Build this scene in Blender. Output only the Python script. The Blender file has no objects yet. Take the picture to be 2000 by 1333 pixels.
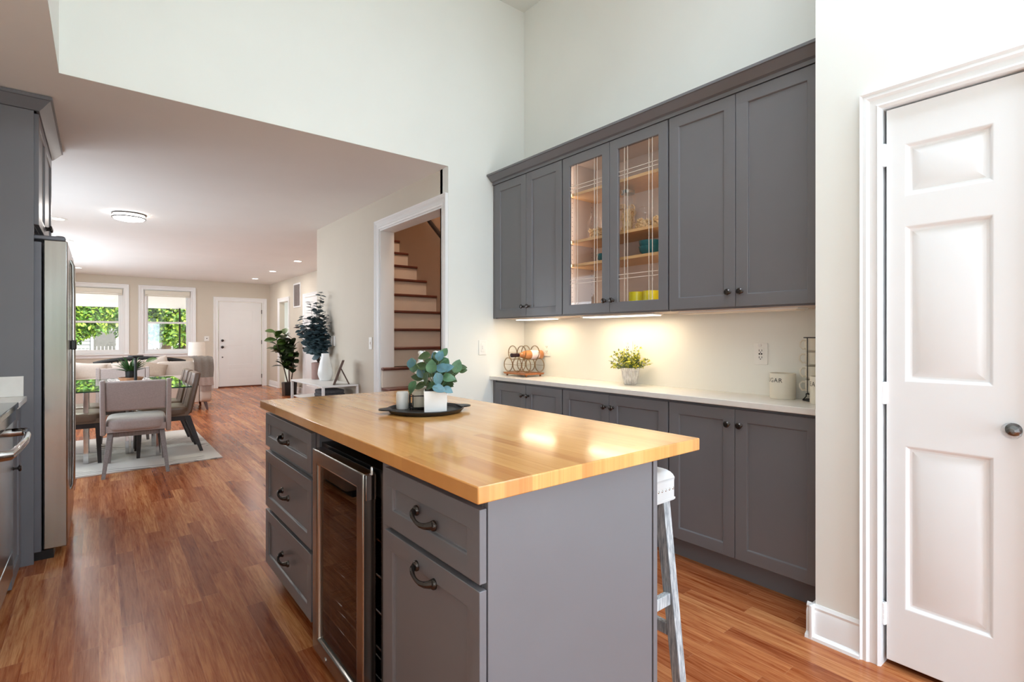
import bpy, bmesh, math, random
from mathutils import Vector, Matrix
SC = bpy.context.scene
COL = SC.collection
PI = math.pi
def R(a): return math.radians(a)

# ------------------------------------------------------------------ camera, world, light, exposure
cam_d = bpy.data.cameras.new('camera'); cam = bpy.data.objects.new('camera', cam_d); COL.objects.link(cam)
cam.location = (0, 0, 1.25); cam.rotation_euler = (R(90), 0, R(-38.66))
cam_d.sensor_width = 36; cam_d.lens = 1008 / 2000 * 36
cam_d.shift_y = -9.5 / 2000
cam_d.clip_start = 0.02; cam_d.clip_end = 400
SC.camera = cam
SC.view_settings.view_transform = 'Standard'; SC.view_settings.look = 'None'
SC.view_settings.gamma = 1.0; SC.view_settings.use_curve_mapping = False
SC.view_settings.exposure = 0.1
SC.cycles.max_bounces = 10; SC.cycles.diffuse_bounces = 6; SC.cycles.transparent_max_bounces = 24
SC.cycles.sample_clamp_indirect = 8.0
SC.cycles.caustics_reflective = False; SC.cycles.caustics_refractive = False

wd = bpy.data.worlds.new('World'); SC.world = wd; wd.use_nodes = True
bgn = wd.node_tree.nodes['Background']
bgn.inputs[0].default_value = (0.86, 0.93, 1.0, 1); bgn.inputs[1].default_value = 2.5

def lamp(name, kind, loc, rot, power, color=(1, 1, 1), **kw):
    d = bpy.data.lights.new(name, kind); d.energy = power; d.color = color
    for k, v in kw.items(): setattr(d, k, v)
    o = bpy.data.objects.new(name, d); COL.objects.link(o)
    o.location = loc; o.rotation_euler = rot
    return o
lamp('sun', 'SUN', (0, 0, 30), (R(38), R(20), 0), 6.0, (1, 0.95, 0.88), angle=R(1))
# unseen area lights added to brighten the kitchen: back, left and overhead
lamp('added_back_door_light', 'AREA', (1.76, -2.2, 1.0), (R(90), 0, 0), 76, (0.70, 0.845, 1.0), shape='RECTANGLE', size=1.1, size_y=1.85)  # back door lamp, added behind the camera to light surfaces facing it
lamp('added_left_fill', 'AREA', (-0.9, -1.2, 1.55), (0, R(-90), 0), 20, (0.70, 0.845, 1.0), shape='RECTANGLE', size=1.1, size_y=1.5)  # lamp added before the solid left wall to light the pantry side
lamp('added_ceiling_fill', 'AREA', (1.8, -0.1, 4.02), (0, 0, 0), 70, (0.70, 0.845, 1.0), shape='RECTANGLE', size=1.0, size_y=2.0)  # ceiling is closed here; lamp added under it to light the floor

lamp('added_living_fill', 'AREA', (-1.0, 10.4, 1.55), (0, R(-90), 0), 54, (0.76, 0.88, 1.0), shape='RECTANGLE', size=1.3, size_y=4.0)  # unseen lamp added to brighten the living room from the left
lamp('added_dining_fill', 'AREA', (-1.0, 6.3, 1.35), (0, R(-90), 0), 28, (0.76, 0.88, 1.0), shape='RECTANGLE', size=0.9, size_y=2.3)  # unseen lamp added to light the dining area and its ceiling

# ------------------------------------------------------------------ materials
def lin(c):
    return tuple(((x / 255) / 12.92 if x / 255 <= 0.04045 else ((x / 255 + 0.055) / 1.055) ** 2.4) for x in c) + (1,)
class NT:
    def __init__(s, name):
        s.m = bpy.data.materials.new(name); s.m.use_nodes = True; s.t = s.m.node_tree; s.n = s.t.nodes
        s.b = s.n['Principled BSDF']; s.out = s.n['Material Output']
    def node(s, typ, **kw):
        n = s.n.new(typ)
        for k, v in kw.items(): setattr(n, k, v)
        return n
    def link(s, a, b): s.t.links.new(a, b)
    def val(s, sock, v):
        if hasattr(v, 'is_linked') or hasattr(v, 'links'): s.link(v, sock)
        else: sock.default_value = v
    def math(s, op, a, b=0.0, c=None):
        n = s.node('ShaderNodeMath', operation=op); s.val(n.inputs[0], a); s.val(n.inputs[1], b)
        if c is not None: s.val(n.inputs[2], c)
        return n.outputs[0]
    def mix(s, f, a, b, mode='MIX'):
        n = s.node('ShaderNodeMix', data_type='RGBA', blend_type=mode)
        s.val(n.inputs[0], f); s.val(n.inputs[6], a); s.val(n.inputs[7], b)
        return n.outputs[2]
    def obj(s, scale=(1, 1, 1)):
        t = s.node('ShaderNodeTexCoord'); mp = s.node('ShaderNodeMapping'); s.link(t.outputs['Object'], mp.inputs[0])
        mp.inputs['Scale'].default_value = scale
        return mp.outputs[0]
    def noise(s, vec, scale, detail=3, rough=0.5, dist=0.0):
        n = s.node('ShaderNodeTexNoise'); s.link(vec, n.inputs['Vector'])
        n.inputs['Scale'].default_value = scale; n.inputs['Detail'].default_value = detail
        n.inputs['Roughness'].default_value = rough; n.inputs['Distortion'].default_value = dist
        return n.outputs[0]
    def ramp(s, f, *stops):
        n = s.node('ShaderNodeValToRGB'); s.val(n.inputs[0], f); e = n.color_ramp.elements
        e[0].position, e[0].color = stops[0]; e[1].position, e[1].color = stops[1]
        for p, c in stops[2:]:
            k = e.new(p); k.color = c
        return n.outputs[0]
    def bump(s, h, strength=0.2, dist=0.002):
        n = s.node('ShaderNodeBump'); s.link(h, n.inputs['Height']); n.inputs['Strength'].default_value = strength
        n.inputs['Distance'].default_value = dist; s.link(n.outputs[0], s.b.inputs['Normal'])
def mat(name, c, rough=0.5, metal=0.0, spec=0.5, var=0.06, vscale=9.0, bump=0.0, bscale=200, emit=0, stretch=(1, 1, 1), **kw):
    """principled surface whose colour wanders a little with an object-space noise"""
    k = NT(name); base = lin(c)
    if var:
        v = k.obj(stretch); f = k.noise(v, vscale)
        lo = tuple(x * (1 - var) for x in base[:3]) + (1,); hi = tuple(min(1, x * (1 + var)) for x in base[:3]) + (1,)
        k.link(k.ramp(f, (0.3, lo), (0.7, hi)), k.b.inputs['Base Color'])
    else: k.b.inputs['Base Color'].default_value = base
    k.b.inputs['Roughness'].default_value = rough; k.b.inputs['Metallic'].default_value = metal
    k.b.inputs['Specular IOR Level'].default_value = spec
    if bump: k.bump(k.noise(k.obj(stretch), bscale, 2), bump)
    if emit:
        k.b.inputs['Emission Color'].default_value = base; k.b.inputs['Emission Strength'].default_value = emit
    for a, b in kw.items(): k.b.inputs[a.replace('_', ' ')].default_value = b
    return k.m
def thin_glass(name, tint=(1, 1, 1), ior=1.45, refl=(1, 1, 1), rough=0.0):
    k = NT(name); k.n.remove(k.b)
    tr = k.node('ShaderNodeBsdfTransparent'); tr.inputs[0].default_value = tint + (1,)
    gl = k.node('ShaderNodeBsdfGlossy'); gl.inputs[0].default_value = refl + (1,); gl.inputs['Roughness'].default_value = rough
    lw = k.node('ShaderNodeLayerWeight'); lw.inputs[0].default_value = 0.5; r0 = ((ior - 1) / (ior + 1)) ** 2
    fr = k.math('ADD', r0, k.math('MULTIPLY', 1 - r0, k.math('POWER', lw.outputs['Facing'], 5.0)))
    mx = k.node('ShaderNodeMixShader'); k.link(fr, mx.inputs[0]); k.link(tr.outputs[0], mx.inputs[1]); k.link(gl.outputs[0], mx.inputs[2])
    k.link(mx.outputs[0], k.out.inputs[0])
    return k.m
def plank_mat(name, W, L, cols, rough, grain, along='Y', seam=0.35, coat=0.0, seam_w=0.012, gamt=1.0, gl=0.055, spec=0.5):
    """boards W wide and about L long running along an axis, each with its own tone"""
    k = NT(name)
    tc = k.node('ShaderNodeTexCoord'); sp = k.node('ShaderNodeSeparateXYZ'); k.link(tc.outputs['Object'], sp.inputs[0])
    u = sp.outputs['Y'] if along == 'Y' else sp.outputs['X']; v = sp.outputs['X'] if along == 'Y' else sp.outputs['Y']
    a = k.math('DIVIDE', v, W); row = k.math('FLOOR', a)
    wn = k.node('ShaderNodeTexWhiteNoise', noise_dimensions='1D'); k.link(row, wn.inputs['W'])
    sh = k.math('MULTIPLY', wn.outputs[0], L * 7.3)
    b = k.math('DIVIDE', k.math('ADD', u, sh), L); cell = k.math('FLOOR', b)
    cx = k.node('ShaderNodeCombineXYZ'); k.link(row, cx.inputs[0]); k.link(cell, cx.inputs[1])
    w2 = k.node('ShaderNodeTexWhiteNoise', noise_dimensions='3D'); k.link(cx.outputs[0], w2.inputs['Vector'])
    tone = k.ramp(w2.outputs[0], *cols)
    # grain: long noise with a per-board offset
    gx = k.node('ShaderNodeCombineXYZ')
    k.link(k.math('MULTIPLY', v, 1.0), gx.inputs[0]); k.link(k.math('MULTIPLY', u, gl), gx.inputs[1])
    k.link(k.math('MULTIPLY', w2.outputs[0], 37.0), gx.inputs[2])
    g1 = k.noise(gx.outputs[0], 95, 5, 0.65, 0.6); g2 = k.noise(gx.outputs[0], 16, 3, 0.5, 1.2)
    g = k.math('ADD', k.math('MULTIPLY', g1, 0.6), k.math('MULTIPLY', g2, 0.4))
    dark = k.mix(1.0, tone, lin(grain), 'MULTIPLY')
    c = k.mix(k.math('MULTIPLY', k.ramp(g, (0.36, (1, 1, 1, 1)), (0.60, (0, 0, 0, 1))), gamt), tone, dark)
    fa = k.math('FRACT', a); fb = k.math('FRACT', b)
    ea = k.math('LESS_THAN', k.math('MINIMUM', fa, k.math('SUBTRACT', 1.0, fa)), seam_w)
    eb = k.math('LESS_THAN', k.math('MINIMUM', fb, k.math('SUBTRACT', 1.0, fb)), seam_w * W / L)
    e = k.math('MAXIMUM', ea, eb)
    c = k.mix(k.math('MULTIPLY', e, seam), c, lin(grain))
    k.link(c, k.b.inputs['Base Color'])
    k.b.inputs['Roughness'].default_value = rough
    k.link(k.math('ADD', rough - 0.04, k.math('MULTIPLY', g2, 0.1)), k.b.inputs['Roughness'])
    k.b.inputs['Coat Weight'].default_value = coat; k.b.inputs['Specular IOR Level'].default_value = spec; k.b.inputs['Coat Roughness'].default_value = 0.08
    k.bump(k.math('SUBTRACT', g1, k.math('MULTIPLY', e, 0.6)), 0.06, 0.001)
    return k.m

M = {}
M['wall_white'] = mat('white wall paint', (236, 236, 230), 0.6, var=0.012, vscale=3, bump=0.04, bscale=260)
M['wall_beige'] = mat('greige wall paint', (214, 205, 190), 0.65, var=0.012, vscale=3, bump=0.04, bscale=260)
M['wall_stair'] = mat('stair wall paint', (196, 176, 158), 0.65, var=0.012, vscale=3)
M['ceiling'] = mat('flat ceiling paint', (240, 238, 235), 0.75, var=0.012, vscale=2, bump=0.04, bscale=260)
M['trim'] = mat('white semi gloss trim', (240, 240, 240), 0.32, var=0.01, vscale=4)
M['floor'] = plank_mat('red oak floor', 0.076, 0.95,
    ((0.0, lin((160, 94, 58))), (1.0, lin((216, 154, 102))), (0.35, lin((184, 114, 70))), (0.7, lin((196, 128, 82)))), 0.22, (184, 132, 98), spec=0.22)
M['butcher'] = plank_mat('maple butcher block', 0.043, 0.66,
    ((0.0, lin((214, 150, 86))), (1.0, lin((242, 194, 126))), (0.25, lin((226, 166, 96))), (0.8, lin((232, 173, 102)))), 0.15, (206, 158, 104), seam=0.08, coat=0.25, spec=0.42, seam_w=0.02, gamt=0.35, gl=0.03)
M['gray'] = mat('charcoal cabinet paint', (115, 114, 118), 0.34, var=0.02, vscale=5)
M['gray_in'] = mat('dark toe kick', (38, 37, 38), 0.6, var=0)  # near-black finish of the island toe kicks
M['cab_in'] = mat('cabinet interior laminate', (206, 188, 176), 0.5, var=0.03)
M['shelf'] = mat('birch shelf', (222, 176, 120), 0.4, var=0.08, vscale=20, stretch=(8, 1, 8))
M['bronze'] = mat('dark bronze hardware', (78, 73, 71), 0.22, 0.85, var=0.15, vscale=60)
M['quartz'] = mat('white quartz', (236, 232, 226), 0.22, var=0.02, vscale=30)
M['steel'] = mat('brushed stainless steel', (176, 174, 170), 0.2, 1.0, var=0.05, vscale=40, stretch=(1, 1, 0.02))
M['chrome'] = mat('polished chrome', (206, 206, 208), 0.08, 1.0, var=0)
M['fridge_side'] = mat('grey fridge body', (112, 112, 118), 0.4, 0.3, var=0.03)
M['black'] = mat('black plastic', (16, 16, 17), 0.32, var=0)
M['black_gloss'] = mat('black gloss', (10, 10, 11), 0.08, var=0)
M['iron'] = mat('black cast iron', (30, 30, 31), 0.42, var=0.1, vscale=50, bump=0.06)
M['black_wire'] = mat('black wire', (22, 21, 21), 0.4, 0.5, var=0)
M['glass'] = thin_glass('clear glass')
M['window_glass'] = thin_glass('window glass', (0.97, 0.985, 0.98))
M['smoke_glass'] = thin_glass('smoked cooler glass', (0.62, 0.59, 0.57), 1.6)
M['table_glass'] = thin_glass('table glass', (0.90, 0.97, 0.94), 1.7, (0.92, 1, 0.96))
M['glass_edge'] = mat('green glass edge', (40, 66, 56), 0.1, var=0)
M['groove'] = mat('bevel cut groove', (236, 226, 214), 0.2, var=0)
M['crystal'] = thin_glass('cut crystal', (0.93, 0.96, 0.98), 2.0)
M['white_cer'] = mat('white ceramic', (238, 238, 236), 0.25, var=0.01)
M['cream_cer'] = mat('cream ceramic', (231, 225, 210), 0.3, var=0.015)
M['ink'] = mat('black lettering', (34, 32, 32), 0.5, var=0)
M['plate'] = mat('white plastic', (240, 238, 233), 0.35, var=0)
M['slot'] = mat('dark slots', (38, 36, 36), 0.6, var=0)
M['lens'] = mat('lit diffuser', (255, 246, 228), 0.4, var=0, emit=3.0)
M['lens_cool'] = mat('lit ceiling diffuser', (255, 250, 244), 0.4, var=0, emit=13.0)
M['lens_off'] = mat('unlit diffuser', (240, 228, 210), 0.4, var=0)
M['tread'] = mat('mahogany stair tread', (104, 56, 42), 0.3, var=0.15, vscale=14, stretch=(0.3, 6, 6))
M['riser'] = mat('painted riser', (226, 212, 198), 0.45, var=0.02)
M['leather'] = mat('taupe leather', (104, 80, 64), 0.3, var=0.08, vscale=12, bump=0.1, bscale=150)
M['espresso'] = mat('espresso wood', (38, 30, 30), 0.35, var=0.15, vscale=20, stretch=(6, 6, 0.5))
M['fabric'] = mat('mauve grey upholstery', (186, 174, 171), 0.9, var=0.07, vscale=90, bump=0.25, bscale=700)
M['graywood'] = mat('grey washed wood', (134, 124, 122), 0.5, var=0.2, vscale=30, stretch=(5, 5, 0.4))
M['sofa'] = mat('oatmeal linen', (202, 189, 178), 0.95, var=0.04, vscale=60, bump=0.2, bscale=600)
M['sofa_dark'] = mat('tan pillow linen', (176, 158, 142), 0.95, var=0.06, vscale=60, bump=0.2, bscale=600)
M['throw'] = mat('grey wool throw', (124, 116, 108), 0.95, var=0.12, vscale=80, bump=0.4, bscale=400)
M['throw_band'] = mat('mauve wool band', (170, 152, 144), 0.95, var=0.1, vscale=80, bump=0.4, bscale=400)
M['leg_brown'] = mat('walnut feet', (84, 44, 30), 0.35, var=0.15, vscale=30)
M['wood_mid'] = mat('light wood tray', (196, 146, 110), 0.5, var=0.12, vscale=25, stretch=(6, 1, 1))
M['walnut'] = mat('walnut frame', (92, 66, 54), 0.45, var=0.2, vscale=30, stretch=(6, 6, 0.6))
M['mauve'] = mat('mauve stoneware', (158, 126, 118), 0.6, var=0.12, vscale=10)
M['white_metal'] = mat('white powder coat', (232, 230, 228), 0.4, var=0.01)
M['dark_cloth'] = mat('folded charcoal cloth', (84, 82, 84), 0.95, var=0.25, vscale=40)
M['lampshade'] = mat('white linen shade', (240, 232, 220), 0.8, var=0.02)
M['copper'] = mat('antique copper', (184, 122, 84), 0.3, 0.9, var=0.15, vscale=60)
M['brass'] = mat('antique brass wire', (150, 118, 76), 0.3, 0.9, var=0.15, vscale=60)
M['rose'] = mat('rose wine in glass', (206, 138, 88), 0.08, var=0.05, Transmission_Weight=0.25)
M['foil'] = mat('bottle foil', (50, 28, 36), 0.25, 0.5, var=0)
M['label'] = mat('pink bottle label', (236, 214, 216), 0.6, var=0.05, vscale=60)
M['teal'] = mat('teal glaze', (26, 106, 118), 0.2, var=0.05)
M['yellow'] = mat('yellow glaze', (238, 222, 26), 0.25, var=0.02)
M['pasta'] = mat('dry pasta', (228, 196, 146), 0.6, var=0.12, vscale=90)
M['soil'] = mat('dark soil', (44, 34, 28), 0.95, var=0.4, vscale=80)
M['stem'] = mat('green stem', (112, 124, 84), 0.6, var=0.15)
M['bark'] = mat('brown stem', (74, 56, 46), 0.8, var=0.25, vscale=40)
M['leaf_a'] = mat('green eucalyptus leaf', (76, 112, 78), 0.45, var=0.35, vscale=26)
M['leaf_b'] = mat('blue green eucalyptus leaf', (88, 128, 138), 0.45, var=0.25, vscale=26)
M['leaf_c'] = mat('olive eucalyptus leaf', (62, 82, 44), 0.45, var=0.3, vscale=26)
M['euc'] = mat('dusky eucalyptus leaf', (92, 114, 122), 0.5, var=0.35, vscale=10)
M['euc_dark'] = mat('dark eucalyptus leaf', (58, 78, 82), 0.5, var=0.3, vscale=10)
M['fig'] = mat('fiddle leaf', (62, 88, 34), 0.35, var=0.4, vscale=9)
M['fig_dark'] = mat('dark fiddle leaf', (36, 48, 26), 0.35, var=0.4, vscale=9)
M['spike'] = mat('spiky leaf', (50, 88, 42), 0.4, var=0.3, vscale=20)
M['box_a'] = mat('yellow green leaf', (190, 190, 60), 0.5, var=0.25, vscale=60)
M['box_b'] = mat('grey green leaf', (92, 116, 76), 0.5, var=0.3, vscale=60)
M['tree_a'] = mat('tree leaf', (92, 132, 46), 0.5, var=0.4, vscale=2.5)
M['tree_b'] = mat('sunlit-tone leaf', (150, 178, 56), 0.5, var=0.3, vscale=2.5)  # sunlit look put into the leaf colour, scattered at random
M['trunk'] = mat('tree bark', (112, 92, 74), 0.9, var=0.3, vscale=9)
M['lawn'] = mat('grass', (110, 140, 66), 0.9, var=0.3, vscale=6)
M['siding'] = mat('pale siding', (172, 172, 174), 0.7, var=0.02)
M['porch'] = mat('white porch paint', (244, 236, 232), 0.6, var=0.01)
M['house_win'] = mat('dark house window', (112, 108, 106), 0.6, var=0.1)
M['concrete'] = mat('porch concrete', (224, 218, 212), 0.8, var=0.06)
M['dist_wood'] = None
k = NT('whitewashed wood'); f = k.noise(k.obj((14, 14, 0.9)), 12, 6, 0.7, 0.4)
k.link(k.ramp(f, (0.40, lin((128, 134, 140))), (0.66, lin((216, 219, 220)))), k.b.inputs['Base Color']); k.b.inputs['Roughness'].default_value = 0.55
M['dist_wood'] = k.m
M['white_leather'] = mat('white bonded leather', (208, 209, 209), 0.4, var=0.01, bump=0.08, bscale=160)
M['nail'] = mat('pewter nail head', (186, 184, 180), 0.25, 0.9, var=0)
# ribbed washed pot: grey in the hollows
k = NT('whitewashed ribbed pot'); f = k.noise(k.obj((1, 1, 0.3)), 70, 4, 0.7)
k.link(k.ramp(f, (0.35, lin((190, 186, 184))), (0.6, lin((240, 238, 236)))), k.b.inputs['Base Color']); k.b.inputs['Roughness'].default_value = 0.7
M['ribbed'] = k.m
# rug: pale wool with bundles of drifting dark lines
k = NT('abstract line rug'); v = k.obj((1, 1, 1)); sp = k.node('ShaderNodeSeparateXYZ'); k.link(v, sp.inputs[0])
n1 = k.noise(v, 1.1, 2, 0.5, 0.3); n2 = k.noise(v, 2.2, 1)
w = k.math('SINE', k.math('MULTIPLY', k.math('ADD', sp.outputs['Y'], k.math('MULTIPLY', n1, 0.9)), 95.0))
band = k.math('GREATER_THAN', k.math('SINE', k.math('ADD', k.math('MULTIPLY', sp.outputs['Y'], 5.2), k.math('MULTIPLY', n2, 5.0))), 0.3)
ln = k.math('MULTIPLY', k.math('GREATER_THAN', w, 0.45), band)
k.link(k.mix(k.math('MULTIPLY', ln, 0.62), k.ramp(n1, (0.35, lin((206, 200, 196))), (0.65, lin((226, 220, 214)))), lin((92, 86, 84))), k.b.inputs['Base Color'])
k.b.inputs['Roughness'].default_value = 0.95; k.bump(k.noise(v, 350, 2), 0.4); M['rug'] = k.m
# table runner: black brush squares on white
k = NT('black and white runner'); v = k.obj((1, 1, 1)); vo = k.node('ShaderNodeTexVoronoi', feature='DISTANCE_TO_EDGE'); k.link(v, vo.inputs['Vector']); vo.inputs['Scale'].default_value = 21
k.link(k.mix(k.math('GREATER_THAN', vo.outputs['Distance'], 0.09), lin((238, 234, 230)), lin((30, 28, 30))), k.b.inputs['Base Color']); k.b.inputs['Roughness'].default_value = 0.9
M['runner'] = k.m

# ------------------------------------------------------------------ mesh helpers
FX = Matrix(((0, 0, -1, 0), (-1, 0, 0, 0), (0, 1, 0, 0), (0, 0, 0, 1)))      # (a,b,c) -> faces -X: a = -Y, b = Z, c = -X
FY = Matrix(((1, 0, 0, 0), (0, 0, -1, 0), (0, 1, 0, 0), (0, 0, 0, 1)))       # faces -Y: a = X
FPX = Matrix(((0, 0, 1, 0), (1, 0, 0, 0), (0, 1, 0, 0), (0, 0, 0, 1)))       # faces +X: a = Y
def T(x, y, z): return Matrix.Translation((x, y, z))
def RZ(a): return Matrix.Rotation(a, 4, 'Z')
class MB:
    def __init__(s, m=None): s.v = []; s.f = []; s.m = m or Matrix()
    def add(s, vs, fs, m=None):
        mm = s.m @ m if m is not None else s.m
        o = len(s.v); s.v += [tuple(mm @ Vector(p)) for p in vs]; s.f += [tuple(i + o for i in q) for q in fs]
        return s
    def box(s, x0, x1, y0, y1, z0, z1, m=None):
        vs = [(x0, y0, z0), (x1, y0, z0), (x1, y1, z0), (x0, y1, z0), (x0, y0, z1), (x1, y0, z1), (x1, y1, z1), (x0, y1, z1)]
        return s.add(vs, [(0, 3, 2, 1), (4, 5, 6, 7), (0, 1, 5, 4), (1, 2, 6, 5), (2, 3, 7, 6), (3, 0, 4, 7)], m)
    def taper(s, p0, p1, w0, w1, m=None):
        """a square post between two points, half sizes w0 / w1 = (hx, hy)"""
        vs = []
        for p, w in ((p0, w0), (p1, w1)):
            for sx, sy in ((-1, -1), (1, -1), (1, 1), (-1, 1)): vs.append((p[0] + sx * w[0], p[1] + sy * w[1], p[2]))
        return s.add(vs, [(0, 3, 2, 1), (4, 5, 6, 7), (0, 1, 5, 4), (1, 2, 6, 5), (2, 3, 7, 6), (3, 0, 4, 7)], m)
    def prism(s, poly, a0, a1, m=None):
        """a 2-D outline in (y,z) pulled along x from a0 to a1"""
        n = len(poly)
        vs = [(a0, p[0], p[1]) for p in poly] + [(a1, p[0], p[1]) for p in poly]
        fs = [tuple(range(n))[::-1], tuple(range(n, 2 * n))] + [(i, (i + 1) % n, n + (i + 1) % n, n + i) for i in range(n)]
        return s.add(vs, fs, m)
    def lathe(s, prof, seg=24, m=None, rib=0, depth=0.0, caps=True):
        vs = []; fs = []; n = len(prof)
        for r, z in prof:
            for i in range(seg):
                a = 2 * PI * i / seg; rr = r * (1 - depth * (0.5 + 0.5 * math.cos(rib * a))) if rib else r
                vs.append((rr * math.cos(a), rr * math.sin(a), z))
        for j in range(n - 1):
            for i in range(seg):
                k = (i + 1) % seg; fs.append((j * seg + i, j * seg + k, (j + 1) * seg + k, (j + 1) * seg + i))
        if caps:
            if prof[0][0] > 1e-5: fs.append(tuple(range(seg))[::-1])
            if prof[-1][0] > 1e-5: fs.append(tuple((n - 1) * seg + i for i in range(seg)))
        return s.add(vs, fs, m)
    def tube(s, pts, r, seg=8, m=None, closed=False, flat=1.0):
        P = [Vector(p) for p in pts]; n = len(P); rs = r if isinstance(r, (list, tuple)) else [r] * n
        vs = []; fs = []; up = None
        for i, p in enumerate(P):
            d = (P[(i + 1) % n] - P[i - 1]) if closed else (P[min(i + 1, n - 1)] - P[max(i - 1, 0)])
            d.normalize()
            if up is None:
                up = Vector((0, 0, 1)) if abs(d.z) < 0.9 else Vector((1, 0, 0))
            up = (up - d * up.dot(d)).normalized(); q = d.cross(up)
            for k in range(seg):
                a = 2 * PI * k / seg; vs.append(tuple(p + up * math.cos(a) * rs[i] * flat + q * math.sin(a) * rs[i]))
        for i in range(n if closed else n - 1):
            j = (i + 1) % n
            for k in range(seg):
                l = (k + 1) % seg; fs.append((i * seg + k, i * seg + l, j * seg + l, j * seg + k))
        if not closed: fs += [tuple(range(seg))[::-1], tuple((n - 1) * seg + k for k in range(seg))]
        return s.add(vs, fs, m)
    def ring(s, r, wire, m=None, seg=28):
        return s.tube([(r * math.cos(2 * PI * i / seg), r * math.sin(2 * PI * i / seg), 0) for i in range(seg)], wire, 6, m, True)
    def cushion(s, c, size, e=5.0, n=8, m=None, sag=0.0):
        vs = {}; out = []; fs = []
        def vid(p):
            kk = tuple(round(x, 5) for x in p)
            if kk not in vs:
                q = Vector(p); l = sum(abs(x) ** e for x in q) ** (1 / e); q /= l
                z = q.z - (sag * (1 - min(1, q.x * q.x)) * (1 - min(1, q.y * q.y)) if q.z > 0.3 else 0)
                vs[kk] = len(out); out.append((c[0] + q.x * size[0] / 2, c[1] + q.y * size[1] / 2, c[2] + z * size[2] / 2))
            return vs[kk]
        for ax in range(3):
            for sg in (-1, 1):
                for i in range(n):
                    for j in range(n):
                        q = []
                        for a, b in ((i, j), (i + 1, j), (i + 1, j + 1), (i, j + 1)):
                            p = [0, 0, 0]; p[ax] = sg; p[(ax + 1) % 3] = -1 + 2 * a / n; p[(ax + 2) % 3] = -1 + 2 * b / n
                            q.append(vid(p))
                        fs.append(tuple(q))
        return s.add(out, fs, m)
    def pillow(s, w, h, t, m=None, n=12):
        vs = []; fs = []
        for sg in (1, -1):
            for i in range(n + 1):
                for j in range(n + 1):
                    u = -1 + 2 * i / n; v = -1 + 2 * j / n; q = max(0.0, (1 - u ** 4) * (1 - v ** 4)) ** 0.5
                    vs.append((u * w / 2 * (1 - 0.06 * (1 - v * v)), sg * (t / 2 * q + 0.002), v * h / 2 * (1 - 0.06 * (1 - u * u))))
        N = (n + 1) ** 2
        for o in (0, N):
            for i in range(n):
                for j in range(n): a = o + i * (n + 1) + j; fs.append((a, a + 1, a + n + 2, a + n + 1))
        ed = [i for i in range(n)] + [n + (n + 1) * i for i in range(n)] + [N - 1 - i for i in range(n)] + [(n + 1) * (n - i) for i in range(n)]
        for k in range(len(ed)): a, b = ed[k], ed[(k + 1) % len(ed)]; fs.append((a, b, b + N, a + N))
        return s.add(vs, fs, m)
    def slab(s, w, h, t, panels=(), steps=(), hole=False, m=None, a0=0.0, b0=0.0):
        """door leaf in (a,b,c): front face at c = t with sunk panels; steps = (inset, c) from each panel's edge inward"""
        A = sorted({0.0, w} | {p[i] for p in panels for i in (0, 1)}); B = sorted({0.0, h} | {p[i] for p in panels for i in (2, 3)})
        def inside(a, b): return any(p[0] < a < p[1] and p[2] < b < p[3] for p in panels)
        vs = []; fs = []
        def q(*ps):
            o = len(vs); vs.extend((p[0] + a0, p[1] + b0, p[2]) for p in ps); fs.append(tuple(range(o, o + len(ps))))
        for i in range(len(A) - 1):
            for j in range(len(B) - 1):
                x0, x1, y0, y1 = A[i], A[i + 1], B[j], B[j + 1]; ins = inside((x0 + x1) / 2, (y0 + y1) / 2)
                if not ins: q((x0, y0, t), (x1, y0, t), (x1, y1, t), (x0, y1, t))
                if not (ins and hole): q((x0, y0, 0), (x0, y1, 0), (x1, y1, 0), (x1, y0, 0))
        for i in range(len(A) - 1):
            q((A[i], 0, 0), (A[i + 1], 0, 0), (A[i + 1], 0, t), (A[i], 0, t)); q((A[i], h, t), (A[i + 1], h, t), (A[i + 1], h, 0), (A[i], h, 0))
        for j in range(len(B) - 1):
            q((0, B[j + 1], 0), (0, B[j], 0), (0, B[j], t), (0, B[j + 1], t)); q((w, B[j], 0), (w, B[j + 1], 0), (w, B[j + 1], t), (w, B[j], t))
        for p in panels:
            def loop(ins, c): return [(p[0] + ins, p[2] + ins, c), (p[1] - ins, p[2] + ins, c), (p[1] - ins, p[3] - ins, c), (p[0] + ins, p[3] - ins, c)]
            cur = loop(0, t)
            for ins, c in steps:
                nx = loop(ins, c)
                for i in range(4): q(cur[i], cur[(i + 1) % 4], nx[(i + 1) % 4], nx[i])
                cur = nx
            if not hole: q(*cur)
        return s.add(vs, fs, m)
    def leaf(s, base, d, nrm, L, W, bend=0.25, fold=0.15, tip=1.0, n=5):
        d = Vector(d).normalized(); nrm = Vector(nrm); nrm = (nrm - d * nrm.dot(d))
        if nrm.length < 1e-4: nrm = d.orthogonal()
        nrm.normalize(); sd = d.cross(nrm); b = Vector(base); vs = []; fs = []
        for i in range(n + 1):
            t = i / n; w = W * (max(0.0, math.sin(PI * min(1, t ** tip * 0.97 + 0.03))) ** 0.75) * 0.5
            c = b + d * (L * t) - nrm * (bend * L * t * t)
            vs += [tuple(c + sd * w + nrm * (fold * w)), tuple(c), tuple(c - sd * w + nrm * (fold * w))]
        for i in range(n):
            o = i * 3; fs += [(o, o + 1, o + 4, o + 3), (o + 1, o + 2, o + 5, o + 4)]
        return s.add(vs, fs)
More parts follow.
